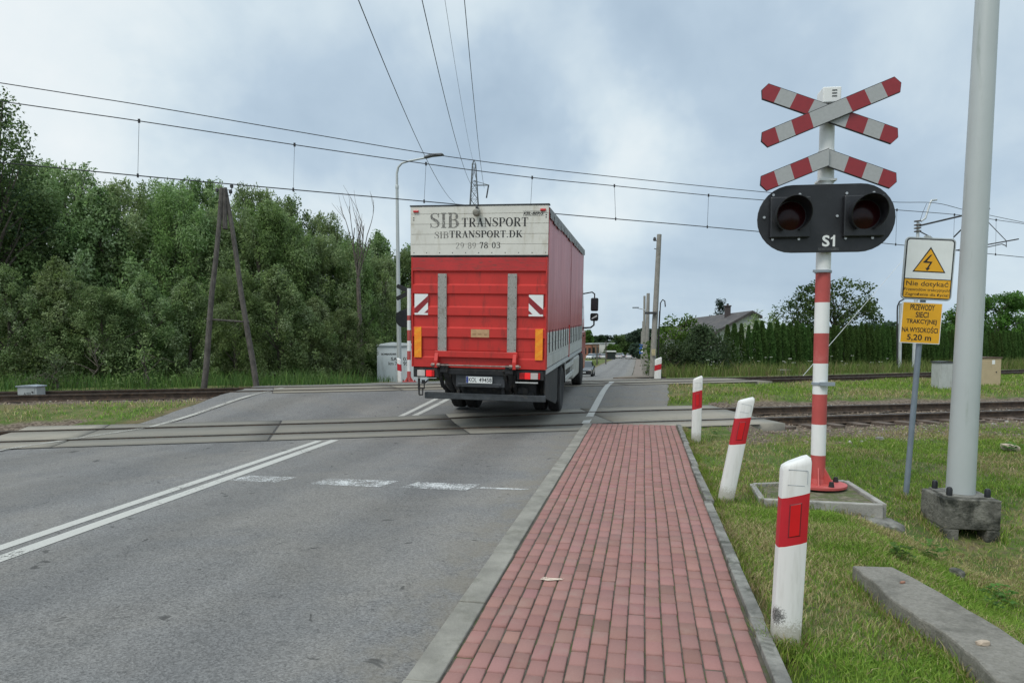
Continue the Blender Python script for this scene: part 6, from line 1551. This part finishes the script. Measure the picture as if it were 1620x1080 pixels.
veg('tree', 'low mid-green tree between the house gable and the hedge', 'tree', 1205, 492, 56.0, 2.4, G_WILLOW, .22, .12, 78, 70, 80, pf=oval)
veg('tree', 'broad bright green tree behind the hedge at the right edge', 'tree', 1575, 464, 80.0, 5.4, G_BRIGHT+[(.075, .13, .04)], .30, .18, 75, 170, 95, pf=oval, cr=(.6, 1.3), nl=24, r0=.2)
veg('tree', 'small green tree seen right of the warning sign above the hedge', 'tree', 1503, 492, 84.0, 3.2, G_BRIGHT, .30, .18, 79, 90, 80, pf=oval, cr=(.5, 1.1))
for i, (px, top, Z, rd) in enumerate(((1395, 512, 130, 6), (1440, 514, 140, 7), (1480, 516, 150, 7), (1530, 515, 150, 7), (1620, 505, 140, 8), (1680, 500, 150, 8), (1250, 520, 130, 6))):
    veg('tree', 'hazy far tree of the wood showing just above the hedge', 'tree', px, top, Z, rd, [(.035, .055, .03), (.045, .07, .04)], .5, .35, 90+i, 70, 60, pf=oval, cr=(1.0, 2.0), grp='far trees above the hedge', nl=6)
# trees along the far road
FT = 'trees along the far road'
for i, (px, top, Z, rd, cols, lab) in enumerate(((983, 529, 235, 5.0, G_DARK+[(.045, .085, .03)], 'rounded dark green tree left of the far road, before the bend'), (968, 546, 208, 2.4, G_BRIGHT, 'small green tree in front of the white building'), (1014, 524, 430, 9, [(.028, .05, .026), (.036, .06, .03)], 'dark clump of trees where the far road disappears'), (984, 542, 300, 3.5, G_LIGHT, 'light green tree at the left end of the far road'),
        (957, 531, 250, 4.5, [(.025, .048, .026)], 'dark conifer-like tree behind the white building'), (943, 531, 240, 5, [(.03, .055, .025)], 'dark tree behind the brick building'), (929, 523, 225, 2.4, G_BRIGHT, 'leafy green tree just right of the lorry curtain'), (1034, 528, 340, 8, [(.03, .055, .028)], 'dark trees right of the far road, behind the poles'), (1036, 538, 300, 7, [(.035, .06, .028)], 'green trees behind the thick concrete pole'), (914, 525, 260, 8, [(.03, .055, .026)], 'dark far tree hidden mostly behind the lorry'))):
    veg('tree', lab, 'tree', px, top, Z, rd, cols, .45 if Z < 260 else .7, .32 if Z < 260 else .5, 110+i, 80, 70, pf=oval, cr=(.8, 1.6) if Z < 260 else (1.3, 2.4), grp=None, nl=6)
for i in range(15):
    px = 1052+i*46; veg('tree', 'tree of the far wood behind the hedge and house', 'tree', px, 523, 190+8*(i % 4), 11, [(.034, .055, .034), (.042, .065, .042)], .8, .6, 140+i, 60, 50, pf=oval, cr=(1.6, 3.0), grp='far wood behind the house', nl=4)

# ------------------------------------------------------------------ grass
def blades(x, y, z, h, w, col, r, lean=.5, three=True):
    n = len(x); az = r.uniform(0, 6.283, n); dx, dy = np.cos(az), np.sin(az)
    la = r.uniform(0, 6.283, n); lx, ly = np.cos(la), np.sin(la); le = h*r.uniform(.1, lean, n)*1.2
    B1 = np.stack([x-dx*w/2, y-dy*w/2, z-.01], 1); B2 = np.stack([x+dx*w/2, y+dy*w/2, z-.01], 1)
    mx_, my_ = x+lx*le*.35, y+ly*le*.35
    if three:
        M1 = np.stack([mx_-dx*w*.4, my_-dy*w*.4, z+h*.58], 1); M2 = np.stack([mx_+dx*w*.4, my_+dy*w*.4, z+h*.58], 1)
        T_ = np.stack([x+lx*le, y+ly*le, z+h*.95], 1)
        V = np.stack([B1, B2, M2, M1, T_], 1).reshape(-1, 3); o = np.arange(n)*5
        F4 = np.stack([o, o+1, o+2, o+3], 1); F3 = np.stack([o+3, o+2, o+4], 1)
        return V, F4, F3, np.repeat(col, 5, 0)
def gcols(n, r, dry):
    a = np.array([(.13, .215, .03), (.165, .255, .04), (.10, .18, .028), (.20, .28, .05)]); b = np.array([(.30, .255, .125), (.23, .19, .09), (.36, .31, .17)])
    c = a[r.integers(0, 4, n)]; m = r.random(n) < dry; c[m] = b[r.integers(0, 3, m.sum())]
    return c*r.uniform(.75, 1.3, n)[:, None]
def inpoly(x, y, poly):
    c = np.zeros(len(x), bool); n = len(poly)
    for i in range(n):
        (x1, y1), (x2, y2) = poly[i], poly[(i+1) % n]
        if y1 == y2: continue
        k = ((y1 > y) != (y2 > y)) & (x < (x2-x1)*(y-y1)/(y2-y1)+x1); c ^= k
    return c
foot_poly = [(p.x, p.y) for p in pts_foot] if 'pts_foot' in globals() else []
def patch(name, n, xr_, yr_, h, w, keep, seed, dryness=None, lean=.6, hvar=(.4, 1.4), jit=None, colf=None):
    r = np.random.default_rng(seed); x = r.uniform(*xr_, n); y = r.uniform(*yr_, n)
    k = keep(x, y); dens = fbm(x, y, 1.1, 21); k &= r.random(n) < np.clip((dens-.24)*3.6, .30, 1)
    # tufts: pull part of the blades to tuft centres
    x = x[k]; y = y[k]; n = len(x)
    z = ground_h(x, y, False)
    dry = np.clip((fbm(x, y, .8, 9)-.42)*2.8, .05, .8) if dryness is None else np.full(n, dryness)
    col = gcols(n, r, dry) if colf is None else colf(n, r)
    hh_ = h*r.uniform(*hvar, n)*(.55+.9*fbm(x, y, 2.3, 3)); ww = np.full(n, w)*r.uniform(.7, 1.3, n)
    V, F4, F3, C = blades(x, y, z, hh_, ww, col, r, lean)
    return struct(np_mesh(name, V, [F4, F3], M_GRASS, cols=C), 'stuff')
def clear_tracks(x, y):
    w1, w2 = trackbed(x, y); return (w1 < .35) & (w2 < .35)
slabp = c4
def kr(x, y):
    k = (x > sw_edge(y)+.10+.01*np.sin(y*7)) & ~inpoly(x, y, slabp) & clear_tracks(x, y) & (uf(x, y) < -1.7)
    k &= ~inpoly(x, y, foot_poly)
    gravel = np.clip((uf(x, y)+4.4)/1.6, 0, 1); return k & (np.random.default_rng(1).random(len(x)) > gravel*.9)
patch('grass', 240000, (.80, 4.3), (2.6, 7.0), .037, .0055, kr, 201, lean=1.2)
patch('grass', 200000, (.80, 9.5), (7.0, 17), .043, .008, kr, 202, lean=1.2)
patch('grass', 40000, (4.3, 9), (3.0, 9.0), .08, .009, kr, 203, lean=1.2)
# fringe along the pavement edge and round posts
patch('grass', 30000, (.66, .92), (2.6, 13.4), .06, .005, lambda x, y: (x > sw_edge(y)+.09) & (x < sw_edge(y)+.17), 204, lean=1.0)
def between(x, y): return (uf(x, y) > 1.7) & (vf(x, y) < -2.0) & ((x > xr(y)+.05) | (x < xl(y)-.12)) & clear_tracks(x, y)
patch('grass', 150000, (.3, 22), (14.5, 36), .085, .016, between, 205, lean=1.1)
patch('grass', 70000, (-20, -9), (5, 20), .07, .014, lambda x, y: between(x, y) & (np.random.default_rng(2).random(len(x)) < .35+.65*np.clip((-2.0-vf(x, y))/3.0, 0, 1)), 206, lean=1.1)
# longer tufts where the mower cannot reach: round posts, blocks and edges
r = np.random.default_rng(240); tx = []; ty = []
for (cx0, cy0, rad, n) in ((b1.x, b1.y, .16, 420), (b2.x, b2.y, .16, 380), (b3.x, b3.y, .17, 300), (sb.x, sb.y, .12, 260)):
    a_ = r.uniform(0, 6.28, n); q = rad*(.35+.65*r.random(n)); tx.append(cx0+q*np.cos(a_)); ty.append(cy0+q*np.sin(a_))
def along(p, q, n, w=.05):
    t = r.random(n); tx.append(p[0]+(q[0]-p[0])*t+r.normal(size=n)*w); ty.append(p[1]+(q[1]-p[1])*t+r.normal(size=n)*w)
for i in range(4): along(foot_poly[i], foot_poly[(i+1) % 4], 260)
for i in range(len(slabp)): along(slabp[i], slabp[(i+1) % len(slabp)], 130, .035)
for (p, q) in (((lb.x-.29, lb.y-.3), (lb.x-.29, lb.y+.3)), ((lb.x+.29, lb.y-.3), (lb.x+.29, lb.y+.3))): along(p, q, 260, .03)
x = np.concatenate(tx); y = np.concatenate(ty); k = ~inpoly(x, y, slabp) & ~((np.abs(x-lb.x) < .25) & (np.abs(y-lb.y) < .25)); x = x[k]; y = y[k]; n = len(x)
V, F4, F3, C = blades(x, y, ground_h(x, y, False), r.uniform(.04, .11, n), np.full(n, .006), gcols(n, r, np.full(n, .38)), r, .9)
struct(np_mesh('grass', V, [F4, F3], M_GRASS, cols=C), 'stuff')
# tall grass and weeds beyond the far track
def tallc(n, r):
    a = np.array([(.06, .12, .028), (.085, .155, .035), (.05, .10, .03), (.11, .16, .05)]); return a[r.integers(0, 4, n)]*r.uniform(.7, 1.3, n)[:, None]
def mixt(n, r):
    a = np.array([(.10, .165, .035), (.13, .18, .05), (.20, .18, .085), (.08, .14, .03), (.15, .19, .06)]); return a[r.integers(0, 5, n)]*r.uniform(.7, 1.25, n)[:, None]
patch('tall_grass', 36000, (-26, -9.5), (7, 24), .44, .018, lambda x, y: (vf(x, y) > 1.9) & (vf(x, y) < 5.2), 207, lean=.55, colf=tallc)
patch('tall_grass', 16000, (-13, -6), (18, 34), .26, .016, lambda x, y: (vf(x, y) > 2.2) & (vf(x, y) < 9) & (x < xl(y)-.4), 208, lean=.6, colf=tallc)
patch('tall_grass', 75000, (1.05, 34), (25, 58), .50, .022, lambda x, y: (vf(x, y) > 2.0) & (vf(x, y) < 8.5), 209, lean=.6, colf=mixt)
patch('tall_grass', 16000, (1.0, 6), (28, 90), .5, .03, lambda x, y: (vf(x, y) > 4), 210, lean=.6, colf=mixt)
patch('tall_grass', 26000, (-24, -7.2), (60, 130), .55, .05, lambda x, y: x < xl(y)-.5, 211, lean=.6, colf=mixt)
# white umbels among the grass on the right
r = np.random.default_rng(77); mb = MB()
for i in range(26):
    x = r.uniform(2.5, 12); y = float(yc2(x))+r.uniform(3.2, 6.5)/.843; z = Hs(x, y); h = r.uniform(.35, .85)
    mb.tube([(x, y, z), (x+.03, y, z+h)], .008, 3)
    for k in range(5):
        a = r.uniform(0, 6.28); q = r.uniform(.02, .09); mb.box((x+.03+q*math.cos(a), y+q*math.sin(a), z+h+.01), (.03, .03, .015), 1)
struct(mb.build('wild_flowers', [pm('stem_green', (.09, .13, .04), .8), pm('umbel_white', (.62, .64, .58), .8)]), 'stuff')
# broad-leaved weeds
def weed(px, py, label, seed, n=26, s=.09, zg=None):
    p = G(px, py, -.2); z = gh(p.x, p.y); p = G(px, py, z); r = np.random.default_rng(seed); V = []; C = []
    o = empty('weed', (p.x, p.y, gh(p.x, p.y)), label=label, cat='weed')
    for i in range(n):
        az = r.uniform(0, 6.28); l = s*r.uniform(.6, 1.4); d = Vector((math.cos(az), math.sin(az), r.uniform(.15, .9))).normalized(); st = Vector((r.uniform(-.08, .08), r.uniform(-.08, .08), r.uniform(.02, .14)))
        sd_ = d.cross(Vector((0, 0, 1))).normalized()*l*.34
        V += [st, st+d*l*.5+sd_, st+d*l+Vector((0, 0, -.02)), st+d*l*.5-sd_]; c = np.array((.07, .145, .03))*r.uniform(.7, 1.4); C += [c]*4
    np_mesh('leaves', np.array([tuple(v) for v in V]), [np.arange(len(V)).reshape(-1, 4)], M_LEAF, cols=np.array(C), parent=o)
weed(1425, 890, 'bright broad-leaved weed just above the concrete slab', 1, 30, .06)
weed(1585, 940, 'leafy weed in the hollow at the right edge', 2, 36, .06)
weed(1570, 958, 'leafy weed right of the concrete slab, near the pale stone', 3, 24, .05)
weed(1475, 885, 'small weed between the concrete slab and the lamp block', 4, 24, .07)
weed(1600, 715, 'low green weed right of the lamp column', 5, 40, .08)
weed(1130, 690, 'small dark weed at the foot of the upright guide post', 6, 26, .06)

# ------------------------------------------------------------------ house, buildings and traffic far off
M_WALLW = pm('white_render', (.62, .63, .60), .9, var=.05, scale=1, dirt=(.45, .45, .42), dthr=(.55, .8), dscale=.8)
M_TILE = pm('grey_roof', (.062, .056, .056), .8, var=.15, scale=3, dirt=(.15, .13, .11), dthr=(.5, .75), dscale=1.5)
A_ = D(1191, 491, 58.0); E1 = D(1138, 524.5, 60.5); RB = D(1098, 499.5, 74.0)
ho = empty('house', (E1.x, E1.y, FAR), label='white house with a dark grey tiled roof and chimney behind the dark bush', cat='house')
O_ = Vector(ho.location); up = Vector((0, 0, 1))
rd_ = (RB-A_); rd_.z = 0; rl = rd_.length*1.1; rd_.normalize()
gd = (A_-E1); gd.z = 0; hwid_ = gd.length; gd = Vector((rd_.y, -rd_.x, 0)) if True else gd
if gd.dot(A_-E1) < 0: gd = -gd
zr, ze = A_.z-FAR, E1.z-FAR
o0 = Vector((A_.x, A_.y, 0))-Vector((O_.x, O_.y, 0))-gd*hwid_
def hp_(u, v, z): p = o0+gd*u+rd_*v; return (p.x, p.y, z)
mb = MB(); ww = hwid_
ga = [(0.25, 0), (0.25, ze-.1), (ww, zr-.2), (ww+.6, zr-.5), (ww+.6, 0)]
V = [hp_(u, .4, z) for u, z in ga]+[hp_(u, rl-.4, z) for u, z in ga]; n = 5
mb.add(V, [(0, 1, 2, 3, 4), (9, 8, 7, 6, 5)]+[(i, i+5, (i+1) % 5+5, (i+1) % 5) for i in range(5)]); mb.build('wall', M_WALLW, ho)
mb = MB()
for (ua, za, ub, zb_) in ((-.45, ze-.28, ww, zr), (ww+.85, zr-.45, ww, zr)):
    V = [hp_(ua, 0, za), hp_(ub, 0, zb_), hp_(ub, rl, zb_), hp_(ua, rl, za), hp_(ua, 0, za-.22), hp_(ub, 0, zb_-.22), hp_(ub, rl, zb_-.22), hp_(ua, rl, za-.22)]
    mb.add(V, [(0, 1, 2, 3), (7, 6, 5, 4), (0, 4, 5, 1), (1, 5, 6, 2), (2, 6, 7, 3), (3, 7, 4, 0)])
ro_ = mb.build('roof', M_TILE, ho)
mb = MB(); c = hp_(ww-.5, 4.6, zr+.0); mb.box(c, (.5, .5, 1.2), M=None); mb.box((c[0], c[1], c[2]+.62), (.62, .62, .1)); mb.cyl((c[0], c[1], c[2]+.65), (c[0], c[1], c[2]+.85), .1); mb.build('chimney', pm('chimney_brick', (.06, .05, .05), .9), ro_)
mb = MB(); q = hp_(ww*.55, .36, ze*.45); 
for (u0, u1) in ((.9, 1.9), (2.6, 3.6)):
    V = [hp_(u0, .385, ze*.3), hp_(u1, .385, ze*.3), hp_(u1, .385, ze*.62), hp_(u0, .385, ze*.62)]; mb.add(V, [(0, 1, 2, 3)])
mb.build('window', M_GLASS, ho)
def block(name, label, px0, px1, top, Z, mat, depth=12, trim=None, win=0):
    a = D(px0, 560, Z); b = D(px1, 560, Z); bz_ = Hs((a.x+b.x)/2, (a.y+b.y)/2); zt = D((px0+px1)/2, top, Z).z-bz_; w = math.hypot(b.x-a.x, b.y-a.y)
    o = empty(name, ((a.x+b.x)/2, (a.y+b.y)/2, bz_), (0, 0, YAW), label, 'building')
    mb = MB(); mb.bb(-w/2, w/2, 0, depth, 0, zt); mb.build('wall', mat, o)
    mb = MB(); mb.bb(-w/2-.2, w/2+.2, -.2, depth+.2, zt, zt+.3); mb.build('roof', trim or M_GALV, o)
    for k in range(win):
        x = -w/2+w*(k+.5)/win; mb = MB(); mb.bb(x-w*.28/win, x+w*.28/win, -.06, -.01, zt*.30, zt*.75); mb.build('window', M_GLASS, o)
    return o
block('brick_building', 'low brick-red building just right of the lorry, beyond the parking', 915, 936, 544.5, 200, pm('far_brick', (.30, .13, .085), .9, var=.2, scale=.6), win=3)
block('brown_building', 'brown cladded building part between the brick and the white one', 936.5, 948, 544, 203, pm('far_brown', (.24, .15, .10), .9, var=.15, scale=.5), win=2)
block('white_hall', 'long white flat-roofed building left of the far road', 949, 972, 543.5, 215, M_WALLW, win=0)
block('kiosk', 'small white framed kiosk with dark glass at the parking', 960.5, 973.5, 556.5, 178, M_GLASS, 3, M_WALLW)
# cars
def car(name, label, paint, group=None, s=1.0):
    o = empty(name, (0, 0, 0), label=label, cat='car', group=group)
    prof_ = [(-2.1, .30, .78, .80), (-2.0, .25, .92, .86), (-1.2, .22, .97, .88), (0, .22, .95, .89), (1.0, .22, .93, .88), (1.75, .24, .80, .84), (2.1, .28, .62, .76)]
    mb = MB(); V = []
    for (y, zb, zt, hw) in prof_:
        for (x, z) in ((-hw*.94, zb), (-hw, zb+.2), (-hw, zt-.12), (-hw*.93, zt), (hw*.93, zt), (hw, zt-.12), (hw, zb+.2), (hw*.94, zb)): V.append((x, y, z))
    F = [tuple(range(8)), tuple(range(8*len(prof_)-1, 8*len(prof_)-9, -1))]
    for i in range(len(prof_)-1):
        for k in range(8): F.append((8*i+k, 8*i+(k+1) % 8, 8*i+8+(k+1) % 8, 8*i+8+k))
    mb.add(V, F); body = mb.build('body', paint, o, smooth=True)
    mb = MB(); g = [(-1.75, .92, .78), (-1.25, 1.42, .62), (.25, 1.45, .62), (1.05, .92, .76)]; V = []
    for (y, z, hw) in g: V += [(-hw, y, z), (hw, y, z)]
    base_ = [(-.80, -1.75, .90), (.80, -1.75, .90), (.80, 1.05, .90), (-.80, 1.05, .90)]; top_ = [(-.62, -1.2, 1.40), (.62, -1.2, 1.40), (.62, .25, 1.40), (-.62, .25, 1.40)]
    mb.add(base_+top_, [(3, 2, 1, 0), (4, 5, 6, 7)]+[(i, (i+1) % 4, 4+(i+1) % 4, 4+i) for i in range(4)]); mb.build('windows', M_GLASS, o)
    mb = MB(); mb.add([(-.65, -1.25, 1.395), (.65, -1.25, 1.395), (.65, .28, 1.395), (-.65, .28, 1.395), (-.58, -1.1, 1.455), (.58, -1.1, 1.455), (.58, .15, 1.455), (-.58, .15, 1.455)], [(3, 2, 1, 0), (4, 5, 6, 7)]+[(i, (i+1) % 4, 4+(i+1) % 4, 4+i) for i in range(4)]); mb.build('car_roof', paint, o, bevel=.02)
    for sx in (-1, 1):
        for y in (-1.3, 1.32):
            w = empty('wheel', (sx*.78, y, .31)); w.parent = o
            mb = MB(); mb.lathe([(.19, -.10), (.29, -.11), (.31, -.06), (.31, .06), (.29, .11), (.19, .10)], 20, axis='x'); mb.build('tyre', M_BLACKM, w, smooth=True)
            mb = MB(); mb.lathe([(.01, -.09), (.2, -.095), (.2, .095), (.01, .09)], 16, axis='x'); mb.build('rim', M_RIM, w)
        mb = MB(); mb.bb(sx*.62-.15, sx*.62+.15, 2.0, 2.09, .58, .70); mb.build('headlight', M_CLENS, o, bevel=.02)
        mb = MB(); mb.bb(sx*.66-.13, sx*.66+.13, -2.11, -2.02, .68, .82); mb.build('tail_light', M_LRLENS, o, bevel=.02)
        mb = MB(); mb.bb(sx*.96-.08, sx*.96+.08, .62, .74, .92, 1.05); mb.build('wing_mirror', M_BLACKM, o, bevel=.03)
    mb = MB(); mb.bb(-.45, .45, 2.09, 2.12, .38, .56); mb.build('grille', M_BLACKM, o)
    mb = MB(); mb.bb(-.26, .26, 2.12, 2.13, .42, .52); mb.bb(-.26, .26, -2.14, -2.11, .55, .66); mb.build('number_plate', M_SIGNWHITE, o)
    return o
P_BLACK = pm('car_black', (.012, .013, .015), .2, coat=.8); P_WHITE = pm('car_white', (.62, .63, .64), .25, coat=.6); P_SILV = pm('car_silver', (.33, .35, .37), .3, .4, coat=.5); P_DARK = pm('car_dark', (.05, .06, .08), .25, coat=.6)
def put(o, px, py, Z, yaw): p = D(px, py, Z); o.location = (p.x, p.y, Hs(p.x, p.y)+.01); o.rotation_euler = (0, 0, yaw)
put(car('parked_car', 'black car coming up the far road, half hidden by the lorry front', P_BLACK), 925.0, 590, 66, math.pi)
put(car('moving_car', 'small white car driving away along the far road', P_WHITE), 995, 565, 190, 0)
for i, (px, Z, pt, lab, yw) in enumerate(((977.5, 196, P_WHITE, 'white car parked nearest the far road, right of the kiosk', .25), (982.5, 212, P_SILV, 'silver car parked beside the white one, close to the far road', 3.3), (953, 188, P_WHITE, 'white car parked left of the kiosk', .2), (948, 194, P_DARK, 'dark car parked between the two white cars by the brown building', 3.0), (941.5, 186, P_SILV, 'silver car parked in front of the brown building', .3), (935, 182, P_WHITE, 'white car parked in front of the brick building, by the lorry', 2.9))):
    put(car('parked_car', lab, pt, 'cars on the parking by the far road'), px, 565, Z, yw)
put(car('moving_car', 'tiny car at the far end of the road', P_DARK), 1006, 558, 300, math.pi)
for (px, Z, top, lab) in ((944.5, 118, 545, 'thin dark post left of the far road, in the grass bank'), (958.5, 125, 540, 'dark post in front of the kiosk on the parking')):
    b = D(px, 560, Z); z = Hs(b.x, b.y); o = empty('post', (b.x, b.y, z), label=lab, cat='post'); mb = MB(); h_ = D(px, top, Z).z-z; mb.tube([(0, 0, -.2), (0, 0, h_)], [.14, .10], 8); mb.build('shaft', M_WOOD, o); mb = MB(); mb.box((0, 0, h_), (.5, .12, .1)); mb.build('cap', M_DARKIRON, o)
# blue road sign and a person walking on the far footway
b = D(1017.6, 560, 66); z = Hs(b.x, b.y); o = empty('road_sign', (b.x, b.y, z), (0, 0, .1), 'small blue road sign beside the far footway, seen between the poles', 'road sign')
mb = MB(); mb.tube([(0, 0, -.1), (0, 0, 3.0)], .035, 8); mb.build('pole', M_GALV, o); mb = MB(); mb.bb(-.38, .38, -.05, -.03, 2.1, 3.0); pt_ = mb.build('plate', pm('sign_blue', (.03, .10, .34), .5), o, bevel=.004)
mb = MB(); mb.add([(-.25, -.052, 2.25), (.25, -.052, 2.25), (0, -.052, 2.85)], [(0, 1, 2)]); mb.build('sign_symbol', M_SIGNWHITE, pt_, recalc=False)
